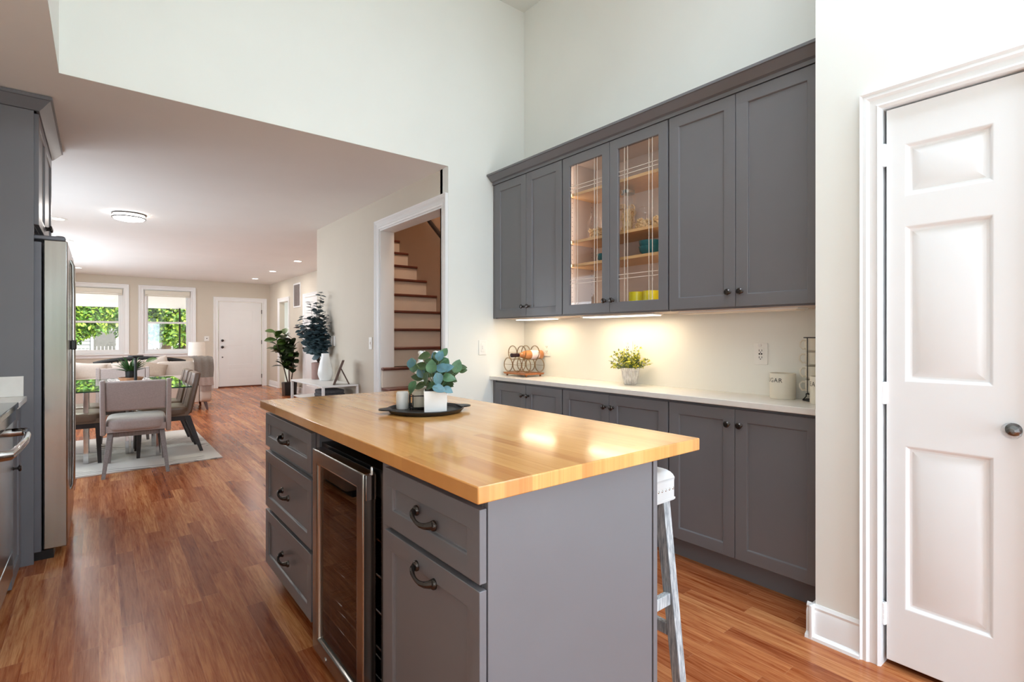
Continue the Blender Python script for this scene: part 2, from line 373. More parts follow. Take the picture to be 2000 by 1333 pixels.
    def build(s, name, material, parent=None, bevel=0.0, smooth=40, weld=False, seg=2):
        me = bpy.data.meshes.new(name); me.from_pydata(s.v, [], s.f)
        bm = bmesh.new(); bm.from_mesh(me)
        if weld or bevel: bmesh.ops.remove_doubles(bm, verts=bm.verts, dist=1e-5)
        bmesh.ops.recalc_face_normals(bm, faces=bm.faces); bm.to_mesh(me); bm.free()
        me.shade_smooth(); me.set_sharp_from_angle(angle=R(smooth))
        me.materials.append(material)
        o = bpy.data.objects.new(name, me); COL.objects.link(o)
        if parent is not None:
            o.parent = parent
            top = parent
            while top.parent: top = top.parent
            o.matrix_parent_inverse = Matrix.Translation(-Vector(top.location)) if parent is top else Matrix()
        if bevel:
            b = o.modifiers.new('bevel', 'BEVEL'); b.width = bevel; b.segments = seg; b.limit_method = 'ANGLE'; b.angle_limit = R(35)
        return o
def box(name, m, x0, x1, y0, y1, z0, z1, parent=None, bevel=0.0): return MB().box(x0, x1, y0, y1, z0, z1).build(name, m, parent, bevel)
def tag(o, label=None, cat=None, group=None, kind=None):
    if label: o['label'] = label
    if cat: o['category'] = cat
    if group: o['group'] = group
    if kind: o['kind'] = kind
    return o
def thing(name, label, cat, loc=(0, 0, 0), group=None):
    o = bpy.data.objects.new(name, None); COL.objects.link(o); o.location = loc; o.empty_display_size = 0.1
    return tag(o, label, cat, group)
def struct(o): o['kind'] = 'structure'; return o
def dup(root, loc, rotz=0.0, label=None, group=None):
    r = root.copy(); COL.objects.link(r); r.location = loc; r.rotation_euler = (0, 0, rotz)
    if label: r['label'] = label
    if group: r['group'] = group
    for ch in list(root.children):
        c = ch.copy(); COL.objects.link(c); c.parent = r
        for g in list(ch.children):
            d = g.copy(); COL.objects.link(d); d.parent = c
    return r
def place(t, loc, rotz=0.0): t.location = loc; t.rotation_euler = (0, 0, rotz); return t

# ------------------------------------------------------------------ the shell
def S(name, m, *b, bevel=0.0): return struct(box(name, M[m], *b, bevel=bevel))
YF = 3.41; XB = 2.86; HL = 2.56; HC = 4.04; XP = 2.32; XS = 2.10; XR = 3.39; YW = 14.10
S('floor', 'floor', -1.06, 3.52, -2.42, 14.26, -0.12, 0.0)
w = MB(); w.box(-1.06, -0.95, -2.42, 5.1, 0, 4.2); w.box(-1.06, -0.95, 5.1, 7.5, 0, 0.88); w.box(-1.06, -0.95, 5.1, 7.5, 2.22, 4.2); w.box(-1.06, -0.95, 7.5, 8.35, 0, 4.2); w.box(-1.06, -0.95, 12.45, 14.26, 0, 4.2); w.box(-1.06, -0.95, 8.35, 12.45, 0, 0.88); w.box(-1.06, -0.95, 8.35, 12.45, 2.22, 4.2); struct(w.build('wall_left', M['wall_beige'], weld=True))
w = MB()
for y in (5.1, 6.22, 7.34, 8.35, 9.66, 10.98, 12.29): w.box(-1.05, -0.96, y, y + 0.16, 0.88, 2.22)
struct(w.build('window_3', M['trim']))  # bars of unseen side windows, added along with their lamps
# far kitchen wall: a full-height pier on the right and the drop over the wide opening
w = MB(); w.box(XS, 3.12, YF, YF + 0.12, 0, 4.2); w.box(-0.95, XS, YF, YF + 0.12, HL, 4.2); struct(w.build('wall_far', M['wall_white'], weld=True))
S('wall_right', 'wall_white', XB, XB + 0.12, 0.885, YF, 0, 4.2)
w = MB(); w.box(XP, XP + 0.11, 0.665, 0.885, 0, 4.2); w.box(XP, XP + 0.11, 0.213, 0.665, 2.125, 4.2); w.box(XP, XP + 0.11, -2.42, 0.213, 0, 4.2)
w.box(XP + 0.11, XB + 0.12, 0.775, 0.885, 0, 4.2); w.box(2.9, 3.0, -2.42, 0.775, 0, 4.2); struct(w.build('wall_pantry', M['wall_white']))
w = MB(); w.box(-0.95, -0.78, -2.42, -2.3, 0, 4.2); w.box(-0.12, 0.5, -2.42, -2.3, 0, 4.2); w.box(-0.78, -0.12, -2.42, -2.3, 0, 0.75); w.box(-0.78, -0.12, -2.42, -2.3, 2.05, 4.2); w.box(2.25, 3.0, -2.42, -2.3, 0, 4.2); w.box(0.5, 2.25, -2.42, -2.3, 2.2, 4.2); struct(w.build('wall_back', M['wall_white']))
S('wall_bulkhead', 'wall_white', -0.26, -0.156, -2.3, YF, HL, 4.2)
c = MB(); c.box(-0.95, -0.158, -2.3, YF + 0.002, HL - 0.0005, HL + 0.1)
c.box(-0.95, XS, YF + 0.002, 14.2, HL - 0.0005, HL + 0.1); c.box(XS, XS + 0.14, YF + 0.12, 14.2, HL - 0.0005, HL + 0.1); c.box(XS + 0.14, 3.5, 6.48, 14.2, HL - 0.0005, HL + 0.1)
struct(c.build('ceiling', M['ceiling'], weld=True))
c = MB(); c.box(-0.26, 3.0, -2.42, 3.53, HC, HC + 0.12)
struct(c.build('ceiling_vault', M['wall_white']))
# wall beside the stairs, with its tall doorway
w = MB(); w.box(XS, XS + 0.14, YF + 0.12, 3.495, 0, HL); w.box(XS, XS + 0.14, 3.495, 4.65, 2.272, HL); w.box(XS, XS + 0.14, 4.65, 6.48, 0, HL)
w.box(XS + 0.14, XR + 0.11, 6.36, 6.48, 0, HL); struct(w.build('wall_stair', M['wall_beige'], weld=True))
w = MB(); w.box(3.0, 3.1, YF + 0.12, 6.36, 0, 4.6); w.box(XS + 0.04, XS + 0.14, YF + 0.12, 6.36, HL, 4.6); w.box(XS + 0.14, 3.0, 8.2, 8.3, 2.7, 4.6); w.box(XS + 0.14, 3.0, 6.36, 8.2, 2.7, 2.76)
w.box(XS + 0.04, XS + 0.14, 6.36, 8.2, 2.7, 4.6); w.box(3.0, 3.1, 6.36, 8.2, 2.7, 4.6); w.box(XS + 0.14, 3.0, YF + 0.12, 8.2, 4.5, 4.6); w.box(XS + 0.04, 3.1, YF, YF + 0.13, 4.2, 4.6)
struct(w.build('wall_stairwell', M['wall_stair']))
# living room right wall with a doorway
w = MB(); w.box(XR, XR + 0.11, 6.48, 12.43, 0, HL); w.box(XR, XR + 0.11, 12.43, 13.18, 2.06, HL); w.box(XR, XR + 0.11, 13.18, YW, 0, HL); struct(w.build('wall_living', M['wall_beige'], weld=True))
w = MB(); w.box(4.5, 4.6, 11.6, 14.2, 0, 0.7); w.box(4.5, 4.6, 11.6, 12.5, 0.7, 2.2); w.box(4.5, 4.6, 13.9, 14.2, 0.7, 2.2); w.box(4.5, 4.6, 11.6, 14.2, 2.2, HL); w.box(XR + 0.11, 4.6, 11.5, 11.6, 0, HL); w.box(XR + 0.11, 4.6, 14.1, 14.2, 0, HL)
w.box(XR + 0.11, 4.6, 11.5, 14.2, -0.1, 0); w.box(XR + 0.11, 4.6, 11.5, 14.2, HL, HL + 0.1); struct(w.build('wall_hall', M['wall_white']))
# front wall: two windows and the front door
W1 = (-0.475, 0.415); W2 = (0.775, 1.672); WZ = (0.86, 2.29); DX = (2.235, 3.208); DZ = 2.09
w = MB()
for a, b in ((-0.95, W1[0]), (W1[1], W2[0]), (W2[1], DX[0]), (DX[1], 3.5)): w.box(a, b, YW, YW + 0.15, 0, HL)
for a, b in (W1, W2): w.box(a, b, YW, YW + 0.15, 0, WZ[0]); w.box(a, b, YW, YW + 0.15, WZ[1], HL)
w.box(DX[0], DX[1], YW, YW + 0.15, DZ, HL); struct(w.build('wall_front', M['wall_beige'], weld=True))

# ---- trim
def casing_box(mb, p0, p1, axis, width, out, m):
    pass
CAS = [(0.0, 0.0), (0.0, 0.012), (0.010, 0.018), (0.018, 0.012), (0.036, 0.014), (0.046, 0.022), (0.058, 0.020), (0.066, 0.026), (0.066, 0.0)]   # (across, out) from the inner edge
def casing(name, mface, a0, a1, b0, b1, width, prof=CAS, sill=False):
    """moulded casing round an opening in (a,b,c); mitred at the two top corners"""
    s = width / 0.066; pr = [(x * s, c) for x, c in prof]; mb = MB(mface); n = len(pr)
    path = [lambda x: (a0 - x, b0), lambda x: (a0 - x, b1 + x), lambda x: (a1 + x, b1 + x), lambda x: (a1 + x, b0)]
    vs = []; fs = []
    for f in path:
        for x, c in pr:
            p = f(x); vs.append((p[0], p[1], c))
    for i in range(3):
        for j in range(n): k = (j + 1) % n; fs.append((i * n + j, i * n + k, (i + 1) * n + k, (i + 1) * n + j))
    fs += [tuple(range(n)), tuple(3 * n + j for j in range(n))]
    mb.add(vs, fs); return struct(mb.build(name, M['trim'], smooth=25))
mP = T(XP, 0, 0) @ FX        # a = -Y
casing('trim_1', mP, -0.652, -0.226, 0, 2.112, 0.066)
# jamb of the pantry door
j = MB(); j.box(XP, XP + 0.11, 0.652, 0.665, 0, 2.112); j.box(XP, XP + 0.11, 0.213, 0.226, 0, 2.112); j.box(XP, XP + 0.11, 0.213, 0.665, 2.112, 2.125); struct(j.build('trim_2', M['trim']))
casing('trim_3', T(XS, 0, 0) @ FX, -4.65, -3.495, 0, 2.272, 0.082)
j = MB(); j.box(XS - 0.001, XS + 0.14, 4.635, 4.651, 0.0, 2.272); j.box(XS - 0.001, XS + 0.14, 3.494, 3.51, 0.0, 2.272); j.box(XS - 0.001, XS + 0.14, 3.51, 4.635, 2.256, 2.273); struct(j.build('trim_4', M['trim']))
casing('trim_5', T(XR, 0, 0) @ FX, -13.18, -12.43, 0, 2.06, 0.095)
casing('trim_6', T(0, YW, 0) @ FY, DX[0], DX[1], 0, DZ, 0.105)
casing('trim_7', T(XR, 0, 0) @ FX, -11.22, -10.4, 0, 2.06, 0.08)
def window(n, x0, x1):
    mf = T(0, YW, 0) @ FY
    cs = casing('window_%d' % n, mf, x0, x1, WZ[0], WZ[1], 0.098)
    fr = MB()
    for a, b in ((x0, x0 + 0.055), (x1 - 0.055, x1)): fr.box(a, b, YW + 0.02, YW + 0.12, WZ[0], WZ[1])
    fr.box(x0 + 0.055, x1 - 0.055, YW + 0.02, YW + 0.12, WZ[1] - 0.05, WZ[1]); fr.box(x0 + 0.055, x1 - 0.055, YW + 0.02, YW + 0.12, WZ[0], WZ[0] + 0.055)
    fr.build('window_frame', M['trim'], cs)
    zm = 1.555; s1 = MB(); s2 = MB(); g = 0.055
    for s_, za, zb, y in ((s1, WZ[0] + 0.055, zm + 0.02, YW + 0.045), (s2, zm - 0.02, WZ[1] - 0.05, YW + 0.08)):
        s_.box(x0 + g, x0 + g + 0.03, y, y + 0.03, za, zb); s_.box(x1 - g - 0.03, x1 - g, y, y + 0.03, za, zb); s_.box(x0 + g + 0.03, x1 - g - 0.03, y, y + 0.03, za, za + 0.04); s_.box(x0 + g + 0.03, x1 - g - 0.03, y, y + 0.03, zb - 0.04, zb)
    a = s1.build('sash', M['trim'], cs, 0.003); b = s2.build('sash', M['trim'], cs, 0.003)
    box('pane', M['window_glass'], x0 + g + 0.03, x1 - g - 0.03, YW + 0.058, YW + 0.061, WZ[0] + 0.09, zm - 0.02, a)
    box('pane', M['window_glass'], x0 + g + 0.03, x1 - g - 0.03, YW + 0.093, YW + 0.096, zm + 0.02, WZ[1] - 0.09, b)
    sl = MB(); sl.box(x0 - 0.12, x1 + 0.12, YW - 0.045, YW + 0.02, WZ[0] - 0.022, WZ[0]); sl.box(x0 - 0.098, x1 + 0.098, YW - 0.018, YW, WZ[0] - 0.085, WZ[0] - 0.022)
    sl.build('window_sill', M['trim'], cs, 0.004)
    side = 'left window beside the refrigerator' if n == 1 else 'right window beside the table lamp'
    t = thing('roman_shade', 'folded cream fabric shade at the head of the ' + side, 'window shade', ((x0 + x1) / 2, YW, WZ[1]), 'raised fabric shades')
    f = MB(); f.box(x0 + 0.02, x1 - 0.02, YW - 0.035, YW + 0.015, WZ[1] - 0.11, WZ[1] - 0.012); f.build('fabric_folds', M['cream_cer'], t, 0.012)
    f = MB(); f.box(x0 + 0.02, x1 - 0.02, YW - 0.025, YW + 0.01, WZ[1] - 0.145, WZ[1] - 0.118); f.build('bottom_rail', M['cream_cer'], t, 0.006)
window(1, *W1); window(2, *W2)
def base_board(name, pts_m, L, h=0.14, shoe=True):
    pr = [(0, 0), (0.032, 0), (0.030, 0.012), (0.016, 0.022), (0.015, h - 0.035), (0.010, h - 0.022), (0.012, h - 0.012), (0.004, h), (0, h)]
    mb = MB(pts_m); n = len(pr)
    mb.add([(0, z, c) for c, z in pr] + [(L, z, c) for c, z in pr], [tuple(range(n)), tuple(range(n, 2 * n))] + [(i, (i + 1) % n, n + (i + 1) % n, n + i) for i in range(n)])
    return struct(mb.build(name, M['trim'], smooth=25))
base_board('baseboard_pantry', T(XP, 0.915, 0) @ FX, 0.915 - 0.719)
b = MB(); b.box(XP - 0.032, 2.515, 0.885, 0.9, 0, 0.14); struct(b.build('baseboard_pantry_end', M['trim'], bevel=0.004))
base_board('baseboard_stair', T(XS, 6.48, 0) @ FX, 6.48 - 4.74)
base_board('baseboard_recess', T(XR, 10.31, 0) @ FX, 10.31 - 6.49)
base_board('baseboard_pantry_side', T(XP, 0.155, 0) @ FX, 2.4)
base_board('baseboard_living', T(XR, 12.33, 0) @ FX, 12.33 - 11.31)
base_board('baseboard_living_end', T(XR, 14.1, 0) @ FX, 14.1 - 13.28)
base_board('baseboard_front', T(-0.95, YW, 0) @ FY, 2.13 + 0.95)
base_board('baseboard_left', T(-0.95, 4.9, 0) @ FPX, 9.2)

# ---- doors
RP = [(0.006, 0.0), (0.010, -0.003), (0.016, -0.012), (0.024, -0.013), (0.052, -0.004)]
def raised(t): return [(i, t + c) for i, c in RP]
D = 0.036
pd = thing('door_1', None, None, (XP + 0.03, 0.64, 0)); struct(pd)
mb = MB(T(XP + 0.046, 0.641, 0.027) @ FX)
W_, H_ = 0.402, 2.078; pa = (0.053, W_ - 0.097)
mb.slab(W_, H_, D, [(pa[0], pa[1], 0.205, 0.822), (pa[0], pa[1], 1.05, 1.635), (pa[0], pa[1], 1.737, 1.94)], raised(D))
mb.build('door_leaf', M['trim'], pd, 0.002, smooth=20)
for z in (0.2, 1.035, 1.935):
    h = MB(); h.lathe([(0.0065, -0.042), (0.0065, 0.042)], 10, T(XP + 0.002, 0.6475, z))
    for q in range(4): h.lathe([(0.0075, -0.008), (0.0075, 0.008)], 10, T(XP + 0.002, 0.6475, z - 0.03 + q * 0.02))
    h.box(XP + 0.003, XP + 0.012, 0.640, 0.655, z - 0.042, z + 0.042); h.build('hinge', M['trim'], pd)
kn = MB(T(XP + 0.01, 0.292, 0.945) @ FX)
kn.lathe([(0.021, 0.0), (0.021, 0.005), (0.011, 0.009), (0.010, 0.03)], 20); ko = kn.build('door_knob', M['bronze'], pd)
kn = MB(T(XP + 0.01, 0.292, 0.945) @ FX); kn.lathe([(0.012, 0.028), (0.024, 0.036), (0.027, 0.046), (0.022, 0.058), (0.010, 0.064), (0.0, 0.065)], 12); kn.build('crystal', M['crystal'], ko, smooth=5)
kn = MB(T(XP + 0.01, 0.292, 0.945) @ FX); kn.lathe([(0.0095, 0.03), (0.006, 0.04), (0.009, 0.054), (0.0, 0.058)], 12); kn.build('rosette', M['bronze'], ko)
for i in range(8):
    pass
fd = thing('door_2', None, None, ((DX[0] + DX[1]) / 2, YW, 0)); struct(fd)
mb = MB(T(DX[0] + 0.012, YW + 0.055, 0.03) @ FY); W_, H_ = DX[1] - DX[0] - 0.024, DZ - 0.038
pl = (0.2, W_ - 0.2)
mb.slab(W_, H_, 0.045, [(*pl, 0.18, 0.44), (*pl, 0.52, 1.0), (*pl, 1.1, 1.86)], [(0.012, 0.041), (0.05, 0.043)]); mb.build('door_leaf', M['trim'], fd, 0.002, smooth=20)
for z, r in ((1.145, 0.03), (0.985, 0.032), (0.74, 0.014)):
    MB(T(DX[0] + 0.09, YW + 0.01, z) @ FY).lathe([(r, 0), (r, 0.012), (r * 0.6, 0.018), (r * 0.6, 0.03), (r * 0.8, 0.04), (0, 0.046)], 18).build('deadbolt' if z > 1.1 else 'door_knob' if z > 0.9 else 'lower_lock', M['bronze'], fd)
for z in (0.25, 1.1, 1.86): box('hinge', M['bronze'], DX[1] - 0.018, DX[1] - 0.002, YW - 0.008, YW + 0.012, z - 0.05, z + 0.05, fd)
box('threshold', M['tread'], DX[0], DX[1], YW + 0.0, YW + 0.11, 0.0, 0.028, fd)
cd = thing('door_3', None, None, (XR, 10.8, 0)); struct(cd)
mb = MB(T(XR, 11.21, 0.02) @ FX); mb.slab(0.8, 2.03, 0.012, [(0.12, 0.68, 0.2, 0.9), (0.12, 0.68, 1.1, 1.9)], [(0.012, 0.006), (0.04, 0.01)]); mb.build('door_leaf', M['trim'], cd, 0.001, smooth=20)
MB(T(XR - 0.012, 11.14, 1.0) @ FX).lathe([(0.028, 0), (0.028, 0.008), (0.012, 0.012), (0.012, 0.03), (0.026, 0.045), (0.02, 0.06), (0, 0.064)], 16).build('door_knob', M['bronze'], cd)
for z in (1.8,): box('hinge', M['steel'], XR - 0.02, XR, 10.4, 10.415, z, z + 0.1, cd)
gd = MB()
for x in (0.5, 1.335, 2.17): gd.box(x, x + 0.08, -2.4, -2.34, 0, 2.2)
gd.box(0.5, 2.25, -2.4, -2.34, 2.12, 2.2); gd.box(0.5, 2.25, -2.4, -2.34, 0, 0.09); struct(gd.build('added_back_door', M['trim']))  # unseen glazed door frame, added around the back lamp

# ------------------------------------------------------------------ stairs
st = thing('door_5', None, None); bpy.data.objects.remove(st)
NY = {1: 4.0, 2: 4.12, 3: 4.24, 4: 4.46, 5: 4.60, 6: 4.72, 7: 4.835, 8: 4.965, 9: 5.13}
for q in range(10, 15): NY[q] = 5.13 + 0.231 * (q - 9)
NY[15] = NY[14] + 0.231
st = thing('staircase', 'staircase with mahogany treads and cream risers climbing beyond the cased doorway', 'stairs', (2.6, 4.6, 0))
for q in range(1, 15):
    z = 0.19 * q; x0 = 2.102 if q <= 5 else 2.243
    box('riser', M['riser'], x0, 2.999, NY[q], NY[q] + 0.02, z - 0.19, z - 0.028, st)
    box('tread', M['tread'], x0, 2.999, NY[q] - 0.025, min(NY[q + 1] + 0.02, 6.355) if q > 5 else min(NY[q + 1] + 0.02, 4.63), z - 0.028, z, st, 0.008)
hr = MB(); hr.tube([(2.95, 4.72, 2.17), (2.95, 6.3, 3.466)], 0.024, 10); tag(hr.build('handrail', M['espresso']), 'dark wooden handrail on the stairwell wall above the treads', 'handrail')
lamp('added_stair_fill', 'POINT', (2.66, 4.05, 4.15), (0, 0, 0), 52, (1, 0.82, 0.66), shadow_soft_size=0.15)  # no fixture here; light added to brighten the risers

# ------------------------------------------------------------------ hardware and cabinet builders
def knob(mm, parent):
    return MB(mm).lathe([(0.009, 0), (0.009, 0.003), (0.0055, 0.006), (0.006, 0.016), (0.0155, 0.022), (0.0165, 0.027), (0.012, 0.032), (0.0, 0.0335)], 18).build('knob', M['bronze'], parent)
def pull(mm, parent):
    """bow pull with leaf-shaped ends, in (a,b,c)"""
    mb = MB(mm); pts = []; rs = []
    for i in range(17):
        t = i / 16; a = -0.048 + 0.096 * t
        pts.append((a, 0.008 * math.sin((t - 0.5) * PI * 1.6) * -1, 0.006 + 0.026 * math.sin(PI * t) ** 0.7)); rs.append(0.005 + 0.0056 * abs(2 * t - 1) ** 1.8)
    mb.tube(pts, rs, 10)
    for s_ in (-1, 1):
        e = MB(); mb.lathe([(0.0145, 0), (0.014, 0.006), (0.009, 0.011), (0, 0.012)], 16, T(s_ * 0.047, s_ * -0.0075, 0))
        for q in (-0.0035, 0, 0.0035): mb.tube([(s_ * 0.020, q - s_ * 0.006, 0.031), (s_ * 0.036, q * 1.3 - s_ * 0.008, 0.024), (s_ * 0.048, q * 1.6 - s_ * 0.008, 0.012)], 0.003, 6)
    return mb.build('pull_handle', M['bronze'], parent)
SHK = lambda t: [(0.0025, t - 0.0015), (0.005, t - 0.009)]
def front(kind, mm, w, h, parent, t=0.02, rail=0.06):
    return MB(mm).slab(w, h, t, [(rail, w - rail, rail, h - rail)], SHK(t)).build(kind, M['gray'], parent, 0.0015, smooth=25)
XD = 2.52                      # door faces of the right run
def run_cab(name, label, y1, y0, z0, z1, split, kz, glass=False, group=None, base=False, filler=0.0):
    """cabinet in the right run between y1 (far) and y0 (near) with two doors meeting at split"""
    t = thing(name, label, 'cabinet', (2.7, (y0 + y1) / 2, 0 if base else z0), group)
    xc = XD + 0.021
    if glass:
        b = MB(); b.box(xc, XB - 0.002, y0, y0 + 0.016, z0, z1); b.box(xc, XB - 0.002, y1 - 0.016, y1, z0, z1); b.box(xc, XB - 0.002, y0 + 0.016, y1 - 0.016, z0, z0 + 0.018); b.box(xc, XB - 0.002, y0 + 0.016, y1 - 0.016, z1 - 0.018, z1); b.box(XB - 0.012, XB - 0.002, y0 + 0.016, y1 - 0.016, z0 + 0.018, z1 - 0.018)
        n0 = len(b.f)
        for xx in (2.60, 2.80):
            for q in range(26): b.lathe([(0.0028, 0), (0.0028, 0.0012)], 6, T(xx, y1 - 0.0172, z0 + 0.1 + q * 0.033) @ Matrix.Rotation(R(90), 4, 'X'))
        co = b.build('carcass', M['cab_in'], t); co.data.materials.append(M['slot'])
        for p_ in co.data.polygons: p_.material_index = 1 if p_.index >= n0 else 0
        f = MB(); f.box(xc - 0.001, xc + 0.018, y0 + 0.001, y0 + 0.03, z0, z1); f.box(xc - 0.001, xc + 0.018, y1 - 0.03, y1 - 0.001, z0, z1); f.box(xc - 0.001, xc + 0.018, y0 + 0.03, y1 - 0.03, z0 + 0.0, z0 + 0.02); f.box(xc - 0.001, xc + 0.018, y0 + 0.03, y1 - 0.03, z1 - 0.02, z1); f.build('face_frame', M['gray'], t)
    elif base:
        b = MB(); b.box(xc, XB - 0.002, y0, y1, 0.115, 0.893); b.build('carcass', M['gray'], t)
        box('toe_kick', M['gray'], XD + 0.066, XB - 0.01, y0, y1, 0.0, 0.115, t)
    else:
        box('carcass', M['gray'], xc, XB - 0.002, y0, y1, z0, z1, t)
        box('underside', M['cab_in'], xc + 0.005, XB - 0.004, y0 + 0.003, y1 - 0.003, z0 - 0.002, z0, t)
    g = 0.0015
    dz0, dz1 = (0.119, 0.878) if base else (z0 + 0.008, z1 - 0.004)
    for i, (ya, yb) in enumerate(((y1 - 0.004, split + g), (split - g, y0 + 0.004 + filler))):
        w = ya - yb; h = dz1 - dz0; mm = T(XD + 0.02, ya, dz0) @ FX
        if glass:
            r = 0.06
            d = MB(mm).slab(w, h, 0.02, [(r, w - r, r, h - r)], [(0.004, 0.017), (0.004, 0.0)], hole=True).build('door', M['gray'], t, 0.0015, smooth=25)
            p = MB(mm); p.box(r - 0.002, w - r + 0.002, r - 0.002, h - r + 0.002, 0.006, 0.010); p.build('glass_pane', M['glass'], d)
            l = MB(mm)
            for o, q in ((0.05, 0.147), (0.074, 0.172)):
                for e in (r + o, w - r - o): l.box(e - 0.0016, e + 0.0016, r, h - r, 0.0102, 0.0112)
                for e in (r + q, h - r - q): l.box(r, w - r, e - 0.0016, e + 0.0016, 0.0102, 0.0112)
            l.build('etched_lines', M['groove'], d)
            for zz in ((dz0 + 0.1, dz0 + h * 0.42, dz1 - 0.12) if i == 0 else ()): box('hinge', M['bronze'], XD + 0.021, XD + 0.05, y1 - 0.03, y1 - 0.017, zz - 0.02, zz + 0.02, d)
        else: d = front('door', mm, w, h, t)
        ky = (split + 0.032) if i == 0 else (split - 0.032)
        knob(T(XD, ky, kz) @ FX, d)
    return t
YS = [3.372, 2.590, 1.731, 0.905]; SPL = [2.979, 2.163, 1.336]
nm = [('in the corner by the wine rack', 'farthest'), ('behind the small potted shrub', 'middle'), ('next to the white pantry wall', 'nearest')]
for i in range(3):
    run_cab('wall_cabinet', ['grey two-door wall cabinet in the corner above the wine rack', 'grey wall cabinet with two glass doors showing jars and bowls', 'grey two-door wall cabinet beside the white pantry wall'][i],
            YS[i] - 0.001, YS[i + 1] + 0.001, 1.392, 2.484, SPL[i], 1.475, glass=(i == 1), group='grey wall cabinets over the counter', filler=0.025 if i == 2 else 0)
    run_cab('base_cabinet', ['grey two-door base cabinet below the wine rack', 'grey two-door base cabinet below the small potted shrub', 'grey two-door base cabinet below the sugar canister'][i],
            YS[i] - 0.001, YS[i + 1] + 0.001, 0, 0, SPL[i] + 0.004, 0.80, base=True, group='grey base cabinets under the white counter', filler=0.025 if i == 2 else 0)
# crown over the wall cabinets
cr = [(0, 0), (0.0, 0.02), (-0.016, 0.026), (-0.05, 0.062), (-0.058, 0.064), (-0.058, 0.078), (0.01, 0.078), (0.01, 0)]   # (x, z)
mb = MB(); n = len(cr)
ys = (0.888, YF - 0.003)
mb.add([(XD + x, ys[0], 2.486 + z) for x, z in cr] + [(XD + x, ys[1], 2.486 + z) for x, z in cr], [tuple(range(n)), tuple(range(n, 2 * n))] + [(i, (i + 1) % n, n + (i + 1) % n, n + i) for i in range(n)])
mb.box(XD + 0.011, XB - 0.002, ys[0], ys[1], 2.486, 2.55)
tag(mb.build('crown_moulding', M['gray'], smooth=25), 'long grey crown moulding along the top of the wall cabinets', 'moulding')
box_f = box('filler_strip', M['gray'], XD + 0.01, XD + 0.03, 3.373, YF - 0.002, 1.392, 2.484); tag(box_f, 'narrow grey filler strip between the corner wall cabinet and wall', 'filler')
box_f = box('filler_strip', M['gray'], XD + 0.01, XD + 0.03, 3.373, YF - 0.002, 0.0, 0.893); tag(box_f, 'narrow grey filler strip between the corner base cabinet and wall', 'filler')
ct = box('countertop', M['quartz'], 2.493, XB - 0.001, 0.887, YF - 0.001, 0.8945, 0.925, bevel=0.003); tag(ct, 'long white quartz countertop under the grey wall cabinets', 'countertop')
# under-cabinet lights
ul = [(3.222, 2.82, True, 'lit under-cabinet light bar above the wine rack'), (2.491, 1.902, True, 'lit under-cabinet light bar above the small potted shrub'), (1.72, 1.07, False, 'dim under-cabinet light bar above the outlet and canisters')]
for y1, y0, on, lb in ul:
    t = thing('light_bar', lb, 'light', (2.66, (y0 + y1) / 2, 1.376), 'under-cabinet light bars')
    box('housing', M['plate'], 2.6, 2.72, y0, y1, 1.381, 1.3895, t)
    box('diffuser', M['lens'] if on else M['lens_off'], 2.61, 2.71, y0 + 0.012, y1 - 0.012, 1.376, 1.381, t)
    if on: lamp('bar_lamp', 'AREA', (2.68, (y0 + y1) / 2, 1.372), (0, 0, 0), 2.0 * (y1 - y0) / 0.5, (1, 0.76, 0.48), shape='RECTANGLE', size=0.06, size_y=y1 - y0 - 0.03)
#lamp('bar_lamp', 'AREA', (2.68, 1.4, 1.372), (0, 0, 0), 0.7, (1, 0.84, 0.62), shape='RECTANGLE', size=0.06, size_y=0.6)
exec_after = []

# ---- contents of the glass cabinet
for yy, sg in ((YS[1] - 0.04, 1), (YS[2] + 0.04, -1)): lamp('added_cabinet_fill', 'AREA', (XD + 0.042, yy, 1.94), (0, R(-90), 0), 0.75, (1, 0.86, 0.74), shape='RECTANGLE', size=1.0, size_y=0.012)  # hidden strips added to lighten the cabinet interior
SH = [1.748, 1.911, 2.238]
gc = [o for o in COL.objects if o.get('label', '').startswith('grey wall cabinet with two glass')][0]
for z in SH: box('shelf', M['shelf'], XD + 0.045, XB - 0.014, YS[2] + 0.019, YS[1] - 0.019, z - 0.018, z, gc)
def jar(label, x, y, z, prof, lid, fill, seed, group='glass pasta jars on the shelf', hexa=False):
    t = thing('pasta_jar', label, 'jar', (x, y, z), group)
    MB(T(x, y, z)).lathe(prof, 6 if hexa else 24, caps=False).build('glass_body', M['glass'], t, smooth=30)
    MB(T(x, y, z)).lathe(lid, 24).build('lid', M['glass'] if hexa is None else M['steel'] if hexa else M['glass'], t)
    rnd = random.Random(seed); mb = MB(T(x, y, z)); r0, h0, kind = fill
    for i in range(110 if kind == 'shell' else 80):
        a = rnd.uniform(0, 2 * PI); r = r0 * math.sqrt(rnd.uniform(0.25, 1)) - 0.008; zz = rnd.uniform(0.012, h0)
        mm = T(r * math.cos(a), r * math.sin(a), zz) @ Matrix.Rotation(rnd.uniform(0, 6), 4, 'X') @ Matrix.Rotation(rnd.uniform(0, 6), 4, 'Y')
        if kind == 'shell': mb.tube([(-0.012, 0, 0), (-0.006, 0, 0.005), (0.004, 0, 0.006), (0.011, 0, 0)], [0.003, 0.0065, 0.0065, 0.003], 6, mm)
        else: mb.ring(rnd.uniform(0.011, 0.019), 0.0022, mm, 12)
    mb.lathe([(0, 0.004), (r0 - 0.02, 0.004), (r0 - 0.02, h0 * 0.85), (0, h0 * .9)], 16)
    tag(mb.build('pasta', M['pasta'], t), kind='stuff')
    return t
r = 0.06
